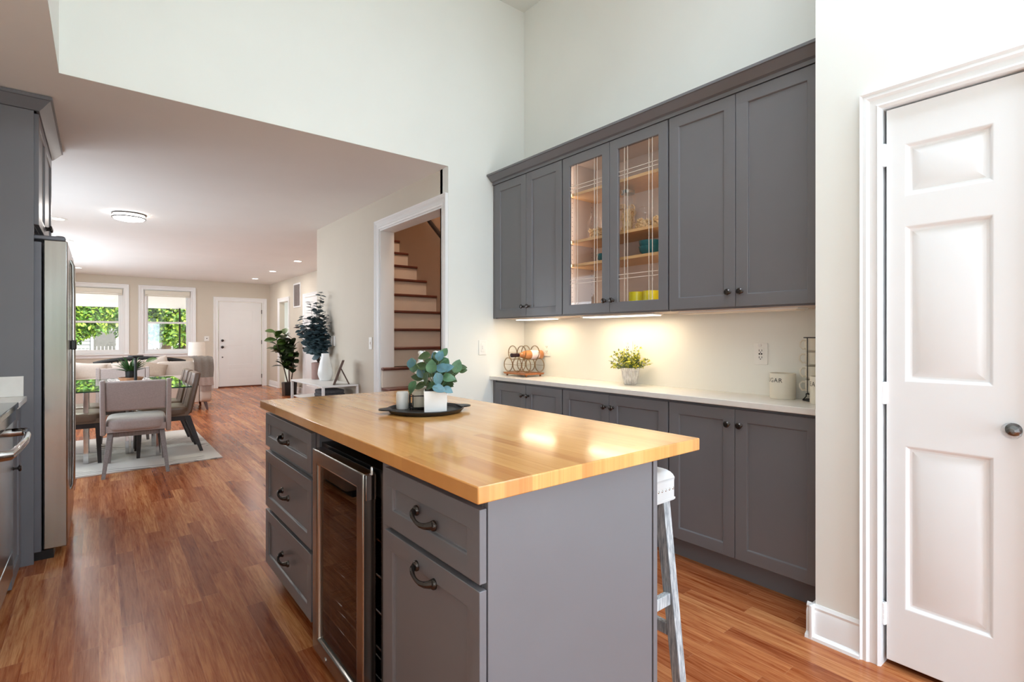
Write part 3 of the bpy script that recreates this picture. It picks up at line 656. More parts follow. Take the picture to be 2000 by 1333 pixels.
jar('round-shouldered glass jar of pasta shells behind the left glass door', 2.69, 2.43, SH[1], [(0.05, 0.002), (0.06, 0.006), (0.062, 0.10), (0.058, 0.14), (0.045, 0.165), (0.044, 0.18), (0.048, 0.184)], [(0.046, 0.184), (0.046, 0.186), (0.0, 0.187)], (0.055, 0.085, 'shell'), 1, hexa=None)
jar('tall six-sided glass jar of pasta nests behind the right glass door', 2.69, 2.155, SH[1], [(0.05, 0.002), (0.054, 0.005), (0.054, 0.245), (0.04, 0.262)], [(0.03, 0.262), (0.045, 0.264), (0.045, 0.285), (0.0, 0.287)], (0.05, 0.19, 'nest'), 2, hexa=True)
jar('squat glass jar of pasta with knobbed lid behind the right glass door', 2.68, 2.02, SH[1], [(0.055, 0.002), (0.066, 0.01), (0.068, 0.09), (0.06, 0.12), (0.054, 0.128)], [(0.056, 0.128), (0.052, 0.14), (0.03, 0.152), (0.008, 0.156), (0.007, 0.162), (0.013, 0.168), (0.012, 0.176), (0, 0.18)], (0.06, 0.07, 'shell'), 3)
jar('glass pasta jar nearest the right edge of the glass door', 2.67, 1.895, SH[1], [(0.045, 0.002), (0.05, 0.01), (0.05, 0.15), (0.045, 0.17)], [(0.047, 0.17), (0.047, 0.176), (0.0, 0.178)], (0.045, 0.07, 'shell'), 4)
BOWL = [(0.0, 0.0), (0.03, 0.0), (0.034, 0.004), (0.062, 0.03), (0.068, 0.06), (0.065, 0.06), (0.058, 0.032), (0.0, 0.008)]
for (x, y, z, lb) in ((2.68, 1.975, SH[0], 'lower teal bowl of the pair behind the right glass door'), (2.68, 1.975, SH[0] + 0.035, 'upper teal bowl nested in the pair behind the right glass door'), (2.70, 2.345, SH[0], 'teal bowl half hidden behind the left glass door frame')):
    o = MB(T(x, y, z)).lathe(BOWL, 32).build('bowl', M['teal']); tag(o, lb, 'bowl', 'teal bowls in the glass cabinet')
CUP = [(0.0, 0.0), (0.040, 0.0), (0.046, 0.006), (0.048, 0.118), (0.044, 0.118), (0.042, 0.01), (0.0, 0.008)]
for y, lb in ((2.055, 'yellow cup left of its twin at the bottom of the glass cabinet'), (1.945, 'yellow cup right of its twin at the bottom of the glass cabinet')):
    o = MB(T(2.65, y, 1.4105)).lathe(CUP, 28).build('cup', M['yellow']); tag(o, lb, 'cup', 'yellow cups in the glass cabinet')

# ------------------------------------------------------------------ island
IX0, IX1, IY0, IY1 = 0.657, 1.547, 0.942, 2.93
wt = box('worktop', M['butcher'], IX0, IX1, IY0, IY1, 0.874, 0.914, bevel=0.003); tag(wt, 'thick maple butcher block worktop on the kitchen island', 'worktop')
XI = 0.678
def drawer(t, ya, yb, z0, z1, hz=None, kind='drawer'):
    d = front(kind, T(XI + 0.02, ya, z0) @ FX, ya - yb, z1 - z0, t, 0.02, 0.052)
    pull(T(XI, (ya + yb) / 2, hz if hz else (z0 + z1) / 2) @ FX, d); return d
t = thing('island_cabinet', 'grey island drawer unit at the dining end left of the beverage cooler', 'cabinet', (1.0, 2.5, 0), 'grey island cabinets')
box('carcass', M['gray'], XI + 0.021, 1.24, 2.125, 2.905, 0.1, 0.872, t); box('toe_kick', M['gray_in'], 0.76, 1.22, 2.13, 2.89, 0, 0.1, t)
for z0, z1 in ((0.684, 0.852), (0.372, 0.656), (0.075, 0.352)): drawer(t, 2.903, 2.165, z0, z1)
t = thing('island_cabinet', 'grey island cabinet nearest the camera with one drawer over a door', 'cabinet', (1.0, 1.25, 0), 'grey island cabinets')
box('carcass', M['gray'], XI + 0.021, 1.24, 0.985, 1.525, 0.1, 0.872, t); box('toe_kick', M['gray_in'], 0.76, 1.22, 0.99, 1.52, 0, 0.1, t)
drawer(t, 1.468, 0.966, 0.680, 0.852); drawer(t, 1.468, 0.966, 0.118, 0.664, 0.615, 'door')
e = MB(); e.box(XI + 0.024, 1.322, 0.966, 0.984, 0.0, 0.872); e.box(1.326, 1.345, 0.963, 0.999, 0.0, 0.872); e.build('end_panel', M['gray'], t, 0.0015)
e = MB(); e.box(1.241, 1.255, 1.0, 2.905, 0.0, 0.872); tag(e.build('back_panel', M['gray'], bevel=0.001), 'grey panel closing the stool side of the island', 'panel')
# beverage cooler
t = thing('beverage_cooler', 'stainless glass-door beverage cooler built into the island', 'cooler', (0.95, 1.83, 0))
b = MB(); b.box(0.705, 1.22, 1.535, 1.551, 0.03, 0.82); b.box(0.705, 1.22, 2.099, 2.115, 0.03, 0.82); b.box(0.705, 1.22, 1.551, 2.099, 0.03, 0.09); b.box(0.705, 1.22, 1.551, 2.099, 0.79, 0.82); b.box(1.2, 1.22, 1.551, 2.099, 0.09, 0.79); b.build('cabinet_body', M['black'], t)
b = MB(); b.box(0.76, 1.16, 1.556, 2.094, 0.0, 0.03); b.build('foot_rail', M['black'], t)
DY0, DY1, DZ0, DZ1 = 1.572, 2.066, 0.032, 0.812
mm = T(0.698, DY1, DZ0) @ FX; w_, h_ = DY1 - DY0, DZ1 - DZ0
d = MB(mm).slab(w_, h_, 0.046, [(0.052, w_ - 0.052, 0.052, h_ - 0.052)], [(0.006, 0.038), (0.006, 0.0)], hole=True).build('door', M['steel'], t, 0.004, smooth=25)
p = MB(mm); p.box(0.05, w_ - 0.05, 0.05, h_ - 0.05, 0.028, 0.033); p.build('glass_pane', M['smoke_glass'], d)
MB(T(0.683, DY0 - 0.002, 0.806)).lathe([(0.006, 0), (0.006, 0.022), (0.004, 0.026), (0, 0.026)], 12).build('hinge_pin', M['chrome'], d)
b = MB(); b.box(0.662, 0.696, DY0 - 0.0025, DY0 - 0.0005, 0.725, 0.806); b.build('hinge_plate', M['chrome'], d, 0.001)
b = MB(); b.box(0.85, 1.19, 1.75, 2.06, 0.62, 0.788); b.build('fan_housing', M['black'], t, 0.004)
for z in (0.21, 0.33, 0.45, 0.57):
    m_ = MB(); 
    for q in range(22): yy = 1.565 + q * 0.025; m_.tube([(0.73, yy, z), (1.18, yy, z)], 0.0016, 5)
    m_.tube([(0.728, 1.556, z), (0.728, 2.094, z)], 0.003, 6); m_.tube([(1.185, 1.556, z), (1.185, 2.094, z)], 0.003, 6); m_.build('wire_shelf', M['chrome'], t)
m_ = MB()
for q in range(12): yy = 1.57 + q * 0.047; m_.tube([(0.735, yy, 0.095), (0.735, yy, 0.17)], 0.0016, 5)
m_.tube([(0.735, 1.556, 0.17), (0.735, 2.094, 0.17)], 0.0025, 6); m_.tube([(0.735, 1.556, 0.1), (0.735, 2.094, 0.1)], 0.0025, 6); m_.build('wire_basket', M['chrome'], t)
lg = MB(T(0.6515, 1.92, 0.052) @ FX); lg.lathe([(0.009, 0), (0.009, 0.002), (0, 0.0025)], 16); lg.build('badge', M['chrome'], d)

# ------------------------------------------------------------------ bar stool
t = thing('bar_stool', 'white leather counter stool with nailhead trim and whitewashed legs by the island', 'stool', (1.43, 1.28, 0))
sx0, sx1, sy0, sy1 = 1.27, 1.586, 1.062, 1.48
s_ = MB(); s_.box(sx0, sx1, sy0, sy1, 0.675, 0.785); so = s_.build('seat', M['white_leather'], t, smooth=60)
for e_ in so.data.edges:
    pass
bb = bmesh.new(); bb.from_mesh(so.data); bmesh.ops.remove_doubles(bb, verts=bb.verts, dist=1e-5)
bmesh.ops.bevel(bb, geom=[e_ for e_ in bb.edges if min(v_.co.z for v_ in e_.verts) > 0.78], offset=0.042, segments=6, profile=0.5, affect='EDGES')
bmesh.ops.bevel(bb, geom=[e_ for e_ in bb.edges if abs(e_.verts[0].co.z - e_.verts[1].co.z) > 0.05], offset=0.008, segments=3, profile=0.5, affect='EDGES')
bb.to_mesh(so.data); bb.free(); so.data.shade_smooth(); so.data.set_sharp_from_angle(angle=R(50))
s_ = MB(); s_.box(sx0 - 0.001, sx1 + 0.001, sy0 - 0.001, sy1 + 0.001, 0.677, 0.684); s_.build('seam_welt', M['white_leather'], t, 0.001)
nh = None
def nail(mm):
    global nh
    if nh is None: nh = MB().lathe([(0.0055, 0), (0.005, 0.002), (0.003, 0.0035), (0, 0.004)], 8).build('nail_head', M['nail'], t); nh.matrix_parent_inverse = Matrix(); o = nh
    else: o = nh.copy(); COL.objects.link(o); o.parent = t
    o.matrix_basis = Matrix.Translation(-Vector(t.location)) @ mm
for q in range(15): nail(T(sx0 + 0.012 + q * (sx1 - sx0 - 0.024) / 14, sy0 + 0.002, 0.716) @ FY)
for q in range(19): nail(T(sx1 - 0.002, sy0 + 0.012 + q * (sy1 - sy0 - 0.024) / 18, 0.716) @ FPX)
LP = {}
for ix, iy in ((1, -1), (1, 1), (-1, -1), (-1, 1)):
    top = (sx1 - 0.036 if ix > 0 else sx0 + 0.036, sy0 + 0.03 if iy < 0 else sy1 - 0.03, 0.675); bot = (top[0] + ix * 0.025, top[1] + iy * 0.06, 0.0); LP[ix, iy] = (top, bot)
    m_ = MB(); m_.taper(bot, top, (0.017, 0.017), (0.019, 0.021)); m_.build('leg', M['dist_wood'], t, 0.002)
def at_h(k_, z): a, b = LP[k_]; f = z / 0.675; return Vector(b).lerp(Vector(a), f)
for a, b, z in (((-1, -1), (1, -1), 0.34), ((-1, 1), (1, 1), 0.34), ((-1, -1), (-1, 1), 0.22), ((1, -1), (1, 1), 0.22)):
    p, q = at_h(a, z), at_h(b, z); dv = (q - p).normalized(); p = p + dv * 0.018; q = q - dv * 0.018
    m_ = MB()
    if abs(dv.x) > 0.5: m_.box(p.x, q.x, p.y - 0.011, p.y + 0.011, z - 0.02, z + 0.02)
    else: m_.box(p.x - 0.011, p.x + 0.011, p.y, q.y, z - 0.02, z + 0.02)
    m_.build('stretcher', M['dist_wood'], t, 0.002)

# ------------------------------------------------------------------ tray group on the island
TX, TY = 1.134, 2.03
t = thing('serving_tray', 'round black cast iron serving tray on the butcher block', 'tray', (TX, TY, 0.914))
MB(T(TX, TY, 0.9145)).lathe([(0, 0), (0.145, 0), (0.158, 0.004), (0.170, 0.018), (0.167, 0.021), (0.163, 0.019), (0.152, 0.0075), (0.0, 0.0065)], 56).build('dish', M['iron'], t)
for s_ in (0, PI):
    mb = MB(T(TX, TY, 0.9145) @ RZ(R(-16) + s_)); o_ = []
    for q in range(13):
        u = -1 + q / 6; o_.append((0.161 + 0.045 * (1 - abs(u) ** 2.6), 0.045 * u))
    o_ = [(0.15, 0.05)] + [(x, -y) for x, y in o_] + [(0.15, -0.05)]
    nn = len(o_); mb.add([(x, y, 0.016) for x, y in o_] + [(x, y, 0.022) for x, y in o_], [tuple(range(nn)), tuple(range(nn, 2 * nn))] + [(i, (i + 1) % nn, nn + (i + 1) % nn, nn + i) for i in range(nn)])
    mb.build('handle', M['iron'], t, 0.002)
ZT = 0.9212
def scatter_plant(t, org, stems, seed, mats, rnd_leaf, stem_m, stem_r=0.0016, name='leaf_spray'):
    pass
px, py, rz = 1.142, 1.962, R(-29)
t = thing('potted_eucalyptus', 'blue-green artificial eucalyptus in a square white pot on the tray', 'plant', (px, py, ZT))
mm = T(px, py, ZT) @ RZ(rz)
mb = MB(mm); a, b, h = 0.0475, 0.0495, 0.094
mb.taper((0, 0, 0), (0, 0, h), (a, a), (b, b)); mb.build('pot', M['white_cer'], t, 0.002)
mb = MB(mm); mb.box(-0.045, 0.045, -0.045, 0.045, h, h + 0.002); mb.build('moss', M['soil'], t)
rnd = random.Random(11); groups = {'leaf_a': MB(), 'leaf_b': MB(), 'leaf_c': MB()}; sm = MB()
def pixpt(u, v, d):
    """point d metres along the lens axis whose ray has slopes u, v"""
    return Vector((math.sin(R(38.66)) * d + math.cos(R(38.66)) * u * d, math.cos(R(38.66)) * d - math.sin(R(38.66)) * u * d, 1.25 + v * d))
camR = Vector((math.cos(R(38.66)), -math.sin(R(38.66)), 0)); camF = Vector((math.sin(R(38.66)), math.cos(R(38.66)), 0)); Z3 = Vector((0, 0, 1))
ctr = Vector((px, py, ZT + h))
# (right, up, toward-room) offset of each leaf's middle, its in-leaf direction, size, tone
LV = [(-.105, .115, .0, (-.1, -.5), .055, 'b'), (-.10, .10, .03, (.1, 1), .05, 'a'), (-.062, .105, .0, (-.9, .3), .056, 'c'), (-.095, .015, -.03, (-.5, -1), .062, 'a'), (-.065, .02, -.02, (-1, -.2), .054, 'c'),
      (-.035, .052, -.04, (-.3, -.7), .062, 'a'), (-.012, .105, -.03, (.0, .7), .062, 'a'), (-.05, .148, .0, (-1, -.1), .06, 'c'), (.03, .10, -.03, (-.6, .3), .062, 'b'), (.055, .098, -.02, (.9, .4), .058, 'b'),
      (.02, .05, -.05, (.2, -.8), .062, 'b'), (.062, .055, -.02, (1, .0), .062, 'a'), (.072, .05, .0, (.9, -.3), .056, 'c'), (.095, .105, .0, (.4, 1), .062, 'a'), (.02, .152, .0, (.2, 1), .052, 'b'), (.038, .165, .01, (.6, 1), .044, 'a'),
      (.025, .012, -.055, (.9, -.2), .06, 'b'), (.06, .005, -.04, (.9, -.3), .048, 'b'), (.115, .098, .02, (1, .15), .045, 'c'), (.12, .085, .01, (1, .3), .038, 'c'), (-.03, .125, .02, (-.8, .4), .05, 'c'), (.03, .128, .02, (.8, .4), .05, 'a'),
      (.005, .075, .03, (.3, .8), .06, 'c'), (.05, .075, .03, (.8, .6), .055, 'c'), (-.02, .02, -.02, (-.7, -.4), .05, 'a'), (-.04, .09, .04, (-.6, .6), .055, 'a'), (.0, .14, .03, (-.1, 1), .05, 'a'), (.08, .075, .04, (.9, .5), .05, 'a')]
for q in range(22):
    a_ = rnd.uniform(0.1, PI - 0.1); rr_ = rnd.uniform(0.3, 1.0)
    LV.append((-0.005 + 0.095 * rr_ * math.cos(a_), 0.012 + 0.135 * rr_ * math.sin(a_), rnd.uniform(0.0, 0.07), (math.cos(a_) + rnd.uniform(-.5, .5), math.sin(a_) + rnd.uniform(-.7, .3)), rnd.uniform(.04, .056), rnd.choice('acccb')))
for i, (r_, u_, f_, (dr, du), s_, c_) in enumerate(LV):
    mid = ctr + camR * r_ + Z3 * u_ + camF * f_
    d_ = (camR * dr + Z3 * du + camF * rnd.uniform(-.35, .25)).normalized()
    base = mid - d_ * s_ * 0.5; nr = (-camF * 0.8 + Z3 * 0.75 + camR * rnd.uniform(-.5, .5))
    groups['leaf_' + c_].leaf(base, d_, nr, s_, s_ * 0.78, 0.18, 0.22, 0.8, 6)
    root = ctr + camR * r_ * 0.15 + camF * f_ * 0.3; mp = root.lerp(base, 0.5) + Z3 * 0.012
    sm.tube([tuple(root), tuple(mp), tuple(base), tuple(base + d_ * s_ * 0.4)], [0.0015, 0.0013, 0.0009, 0.0005], 5)
for kx in groups: groups[kx].build('leaves', M[kx], t, smooth=80)
sm.build('stems', M['stem'], t)
# cruet caddy behind it
t = thing('wire_caddy', 'black wire caddy holding the jars on the tray', 'caddy', (1.075, 2.065, ZT)); cxy = Vector((1.120, 2.090, ZT)); cm = T(*cxy) @ RZ(R(-25))
mb = MB(cm)
for z in (0.008, 0.062):
    mb.tube([(-0.03, -0.036, z), (0.105, -0.036, z), (0.105, 0.036, z), (-0.03, 0.036, z)], 0.0022, 6, closed=True)
for x, y in ((-0.03, -0.036), (0.105, -0.036), (0.105, 0.036), (-0.03, 0.036), (-0.018, -0.036)): mb.tube([(x, y, 0.0), (x, y, 0.068)], 0.0022, 6)
mb.tube([(0.035, -0.036, 0.008), (0.035, 0.036, 0.008)], 0.0022, 6); mb.build('wire_frame', M['black_wire'], t)
def small_jar(label, x, y, rr, h, m_, lid=True):
    tt = thing('canister', label, 'jar', tuple(cm @ Vector((x, y, 0))), 'jars on the black tray'); mm = cm @ T(x, y, 0.0105)
    MB(mm).lathe([(0, 0), (rr * .92, 0), (rr, 0.006), (rr, h * .78), (rr * .93, h * .82), (0, h * .82)], 24).build('body', M[m_], tt)
    MB(mm).lathe([(rr * .96, h * .82), (rr * .98, h * .84), (rr * .98, h * .97), (rr * .9, h), (0, h)], 24).build('lid', M['cream_cer'], tt)
small_jar('cream jar held by the wire caddy beside the white pot', 0.012, 0.0, 0.032, 0.088, 'cream_cer')
small_jar('second cream jar hidden behind the square white pot', 0.076, 0.0, 0.028, 0.088, 'cream_cer')
tt = thing('canister', 'plain white jar at the left of the wire caddy', 'jar', (1.072, 2.134, ZT), 'jars on the black tray'); mm = T(1.072, 2.134, ZT)
MB(mm).lathe([(0, 0), (0.026, 0), (0.028, 0.006), (0.028, 0.07), (0.024, 0.078), (0, 0.079)], 24).build('body', M['white_cer'], tt)
for x, y, lb in ((1.172, 2.148, 'white swing-top bottle left of its twin behind the eucalyptus'), (1.234, 2.116, 'white swing-top bottle right of its twin behind the eucalyptus')):
    tt = thing('swing_top_bottle', lb, 'bottle', (x, y, ZT), 'white swing-top bottles'); mm = T(x, y, ZT)
    MB(mm).lathe([(0, 0), (0.023, 0), (0.026, 0.004), (0.026, 0.16), (0.022, 0.195), (0.011, 0.215), (0.011, 0.235), (0, 0.236)], 24).build('body', M['white_cer'], tt)
    MB(mm).lathe([(0.009, 0.2365), (0.009, 0.246), (0.012, 0.247), (0.012, 0.258), (0, 0.261)], 20).build('stopper', M['white_cer'], tt)
    w_ = MB(mm @ RZ(R(-38))); w_.tube([(0.012, 0, 0.225), (0.02, 0, 0.235), (0.024, 0, 0.25), (0.018, 0, 0.26), (0.010, 0, 0.256)], 0.0016, 6); w_.build('wire_bail', M['white_metal'], tt)

# ------------------------------------------------------------------ things on the white counter
ZC = 0.9255
# wine rack
t = thing('wine_rack', 'copper and brass ring wine rack in the corner of the counter', 'rack', (2.71, 3.24, ZC))
b = MB(); b.box(2.61, 2.80, 3.09, 3.37, ZC + 0.016, ZC + 0.026); b.box(2.606, 2.804, 3.086, 3.374, ZC + 0.024, ZC + 0.031); b.build('base', M['copper'], t, 0.002)
for x in (2.63, 2.78):
    for y in (3.11, 3.35): MB(T(x, y, ZC)).lathe([(0, 0), (0.007, 0.003), (0.009, 0.008), (0.007, 0.013), (0.004, 0.017), (0, 0.017)], 12).build('foot', M['copper'], t)
RR = 0.057
rows = [(3.228 + q * 0.1145, 1.017) for q in (-1, 0, 1)] + [(3.228 + q * 0.1145, 1.017 + 0.099) for q in (-0.5, 0.5)]
for xx in (2.635, 2.775):
    for y, z in rows:
        m_ = MB(T(xx, y, z) @ FX); m_.ring(RR, 0.0019); m_.ring(RR - 0.006, 0.0016); m_.build('ring', M['brass'], t)
for y, z in rows:
    m_ = MB(); m_.tube([(2.635, y, z - RR), (2.775, y, z - RR)], 0.0018, 6); m_.build('cross_wire', M['brass'], t)
    for xx in (2.635, 2.775): m_ = MB(); m_.tube([(xx, y - RR, z), (xx, y + RR, z)], 0.0012, 6); m_.build('ring_bar', M['brass'], t)
for y in (3.19, 3.29): m_ = MB(); m_.tube([(2.70, y, ZC + 0.03), (2.70, y, 0.965)], 0.003, 6); m_.build('support_post', M['brass'], t)
t = thing('wine_bottle', 'pale orange rose wine bottle lying in the top of the wine rack', 'bottle', (2.68, 3.171, 1.1)); bm_ = T(2.848, 3.171, 1.099) @ FX
MB(bm_).lathe([(0, 0.004), (0.03, 0), (0.0365, 0.006), (0.037, 0.15), (0.033, 0.185), (0.0165, 0.225), (0.0145, 0.245)], 28).build('glass_body', M['rose'], t)
MB(bm_).lathe([(0.015, 0.243), (0.0155, 0.30), (0.0165, 0.303), (0.0165, 0.318), (0, 0.319)], 20).build('foil_cap', M['foil'], t)
MB(bm_).lathe([(0.0374, 0.05), (0.0374, 0.13)], 28, caps=False).build('label', M['label'], t)
# shrub in ribbed pot
bx, by = 2.778, 2.205
t = thing('potted_shrub', 'small yellow-green artificial shrub in a whitewashed ribbed pot on the counter', 'plant', (bx, by, ZC))
MB(T(bx, by, ZC)).lathe([(0, 0), (0.036, 0), (0.040, 0.004), (0.055, 0.06), (0.060, 0.096)], 96, rib=16, depth=0.15).build('pot', M['ribbed'], t, smooth=60)
MB(T(bx, by, ZC)).lathe([(0.0605, 0.096), (0.062, 0.098), (0.062, 0.114), (0.056, 0.114), (0.054, 0.1), (0, 0.098)], 40).build('pot_rim', M['ribbed'], t)
rnd = random.Random(5); ga, gb, sm = MB(), MB(), MB()
for i in range(84):
    a = rnd.uniform(0, 2 * PI); el = rnd.uniform(0.05, 1.3) if i > 8 else rnd.uniform(0.9, 1.3); L = rnd.uniform(0.08, 0.148) * (1 + 0.25 * (math.cos(a - 5.2) > 0.6))
    d = Vector((math.cos(a) * math.cos(el), math.sin(a) * math.cos(el), math.sin(el))); o_ = Vector((bx, by, ZC + 0.105)) + Vector((math.cos(a), math.sin(a), 0)) * 0.02
    if (o_ + d * L).x > XB - 0.02: d.x *= 0.25; L *= 0.8
    sm.tube([tuple(o_), tuple(o_ + d * L)], [0.0014, 0.0006], 4)
    for q in range(7):
        p = o_ + d * L * (0.3 + 0.1 * q + 0.03 * rnd.random())
        for s_ in (0, 1):
            v_ = (d * 0.5 + Vector((rnd.uniform(-1, 1), rnd.uniform(-1, 1), rnd.uniform(-.6, .8)))).normalized()
            (ga if rnd.random() < 0.36 + 0.4 * (q > 3) else gb).leaf(p, v_, Vector((rnd.uniform(-1, 1), rnd.uniform(-1, 1), 1)), rnd.uniform(0.012, 0.021), rnd.uniform(0.009, 0.014), 0.2, 0.2, 0.8, 3)
ga.build('leaves', M['box_a'], t, smooth=80); gb.build('leaves', M['box_b'], t, smooth=80); sm.build('stems', M['stem'], t)
# canisters with lettering
def letters(txt, size, rr, mm, parent, ang0):
    cu = bpy.data.curves.new('lettering', 'FONT'); cu.body = txt; cu.size = size; cu.space_character = 1.15
    to = bpy.data.objects.new('lettering', cu); COL.objects.link(to)
    dg = bpy.context.evaluated_depsgraph_get(); me = bpy.data.meshes.new_from_object(to.evaluated_get(dg)); bpy.data.objects.remove(to); bpy.data.curves.remove(cu)
    bm = bmesh.new(); bm.from_mesh(me)
    bmesh.ops.subdivide_edges(bm, edges=[e for e in bm.edges if e.calc_length() > 0.006], cuts=2, use_grid_fill=False)
    bmesh.ops.triangulate(bm, faces=bm.faces)
    for v in bm.verts:
        a = ang0 + v.co.x / rr; v.co = mm @ Vector((rr * math.cos(a), rr * math.sin(a), v.co.y))
    bm.to_mesh(me); bm.free(); me.materials.append(M['ink'])
    o = bpy.data.objects.new('lettering', me); COL.objects.link(o); o.parent = parent; o.matrix_parent_inverse = Matrix.Translation(-Vector(parent.location))
    return o
def canister(label, x, y, txt, ang, rr=0.062, h=0.132):
    t = thing('canister', label, 'canister', (x, y, ZC), 'lettered canisters on the counter'); mm = T(x, y, ZC)
    MB(mm).lathe([(0, 0), (rr * .96, 0), (rr, 0.004), (rr, h - 0.002), (rr - 0.002, h), (rr - 0.006, h), (rr - 0.007, 0.01), (0, 0.01)], 48).build('body', M['cream_cer'], t)
    letters(txt, 0.031, rr + 0.0006, mm @ T(0, 0, h - 0.046), t, ang); return t
va = math.atan2(-1.215, -2.785)
canister('cream canister lettered SUGAR on the white counter', 2.788, 1.222, 'SUGAR', va - R(100))
canister('cream canister lettered TEA in front of the stacked mugs', 2.70, 0.99, 'TEA', va - R(96))
t = thing('mug_rack', 'black wire stand holding four stacked mugs at the counter end', 'rack', (2.802, 1.072, ZC)); mx, my = 2.797, 1.072
m_ = MB(T(mx, my, ZC)); m_.ring(0.05, 0.0028, T(0, 0, 0.003)); m_.ring(0.036, 0.0024, T(0, 0, 0.034))
for a in (R(200), R(20), R(110)):
    c_, s_ = math.cos(a), math.sin(a); m_.tube([(0.05 * c_, 0.05 * s_, 0.004), (0.036 * c_, 0.036 * s_, 0.02), (0.036 * c_, 0.036 * s_, 0.034)], 0.0024, 6)
for a in (R(160), R(320)):
    c_, s_ = math.cos(a), math.sin(a); m_.tube([(0.036 * c_, 0.036 * s_, 0.034), (0.0465 * c_, 0.0465 * s_, 0.045), (0.0465 * c_, 0.0465 * s_, 0.317)], 0.0022, 6)
m_.ring(0.0465, 0.0024, T(0, 0, 0.317)); m_.build('wire_frame', M['black_wire'], t)
pos = ['lowest', 'second from the bottom', 'third from the bottom', 'topmost']
m0 = None
for q in range(4):
    z = ZC + 0.0385 + q * 0.069; lb = 'cream mug, %s in the wire mug stand' % pos[q]
    if m0 is None:
        m0 = thing('mug', lb, 'mug', (0, 0, 0), 'stacked cream mugs')
        MB().lathe([(0, 0), (0.031, 0), (0.034, 0.003), (0.042, 0.01), (0.043, 0.066), (0.040, 0.066), (0.039, 0.012), (0, 0.01)], 32).build('body', M['cream_cer'], m0)
        m_ = MB(); m_.tube([(0.041, 0, 0.056), (0.056, 0, 0.058), (0.067, 0, 0.046), (0.066, 0, 0.028), (0.055, 0, 0.014), (0.041, 0, 0.016)], 0.0042, 8); m_.build('handle', M['cream_cer'], m0)
        place(m0, (mx, my, z), R(128))
    else: dup(m0, (mx, my, z), R(128 + (q % 2) * 6), lb)

# ------------------------------------------------------------------ plates on the walls
def outlet(label, mm, gfci, kind='outlet'):
    t = thing('outlet' if kind == 'outlet' else 'light_switch', label, kind, tuple((mm @ Vector((0, 0, 0)))), 'wall plates')
    MB(mm).box(-0.037, 0.037, -0.06, 0.06, 0.0005, 0.006).build('cover_plate', M['plate'], t, 0.002)
    MB(mm).box(-0.018, 0.018, -0.035, 0.035, 0.006, 0.0085).build('insert', M['plate'], t, 0.001)
    if kind == 'outlet':
        s_ = MB(mm)
        for z in (0.019, -0.019):
            s_.box(-0.009, -0.006, z - 0.005, z + 0.005, 0.0085, 0.0092); s_.box(0.006, 0.009, z - 0.005, z + 0.005, 0.0085, 0.0092); s_.lathe([(0.003, 0.0085), (0.003, 0.0092)], 8, T(0, z - 0.01, 0))
        if gfci: s_.box(-0.01, -0.002, -0.004, 0.004, 0.0085, 0.0095); s_.box(0.002, 0.01, -0.004, 0.004, 0.0085, 0.0095)
        s_.build('slots', M['slot'], t)
        if gfci: MB(mm).lathe([(0.009, 0.0), (0.009, 0.008), (0, 0.0085)], 14, T(-0.004, 0.047, 0.004)).build('sticker', M['white_metal'], t)
    else: MB(mm).box(-0.007, 0.007, -0.012, 0.016, 0.0085, 0.013).build('rocker', M['plate'], t, 0.001)
outlet('white outlet plate to the right of the wine rack', T(XB, 3.11, 1.146) @ FX, False)
outlet('white outlet plate hidden partly by the potted shrub', T(XB, 2.286, 1.155) @ FX, True)
outlet('white outlet plate with sticker above the sugar canister', T(XB, 1.368, 1.152) @ FX, True)
outlet('white rocker switch on the kitchen pier left of the wine rack', T(2.42, YF, 1.158) @ FY, False, 'switch')
outlet('white rocker switch on the beige wall left of the stair doorway', T(XS, 4.86, 1.18) @ FX, False, 'switch')
t = thing('keypad', 'small white keypad on the beige wall beside the front door', 'keypad', (1.99, YW, 1.19))
box('housing', M['plate'], 1.94, 2.045, YW - 0.02, YW - 0.0005, 1.13, 1.25, t, 0.004); box('screen', M['slot'], 1.985, 2.005, YW - 0.0225, YW - 0.02, 1.185, 1.205, t)
t = thing('return_vent', 'white louvred air vent high on the wall beside the closet door', 'vent', (XR, 11.77, 2.15))
f = MB(T(XR, 12.02, 1.88) @ FX); f.box(0, 0.5, 0, 0.03, 0, 0.012); f.box(0, 0.5, 0.5, 0.53, 0, 0.012); f.box(0, 0.03, 0.03, 0.5, 0, 0.012); f.box(0.47, 0.5, 0.03, 0.5, 0, 0.012); f.build('frame', M['trim'], t)
f = MB(T(XR, 12.02, 1.88) @ FX)
for q in range(10): f.box(0.04 + q * 0.044, 0.066 + q * 0.044, 0.03, 0.5, 0.001, 0.008)
f.build('louvres', M['graywood'], t)

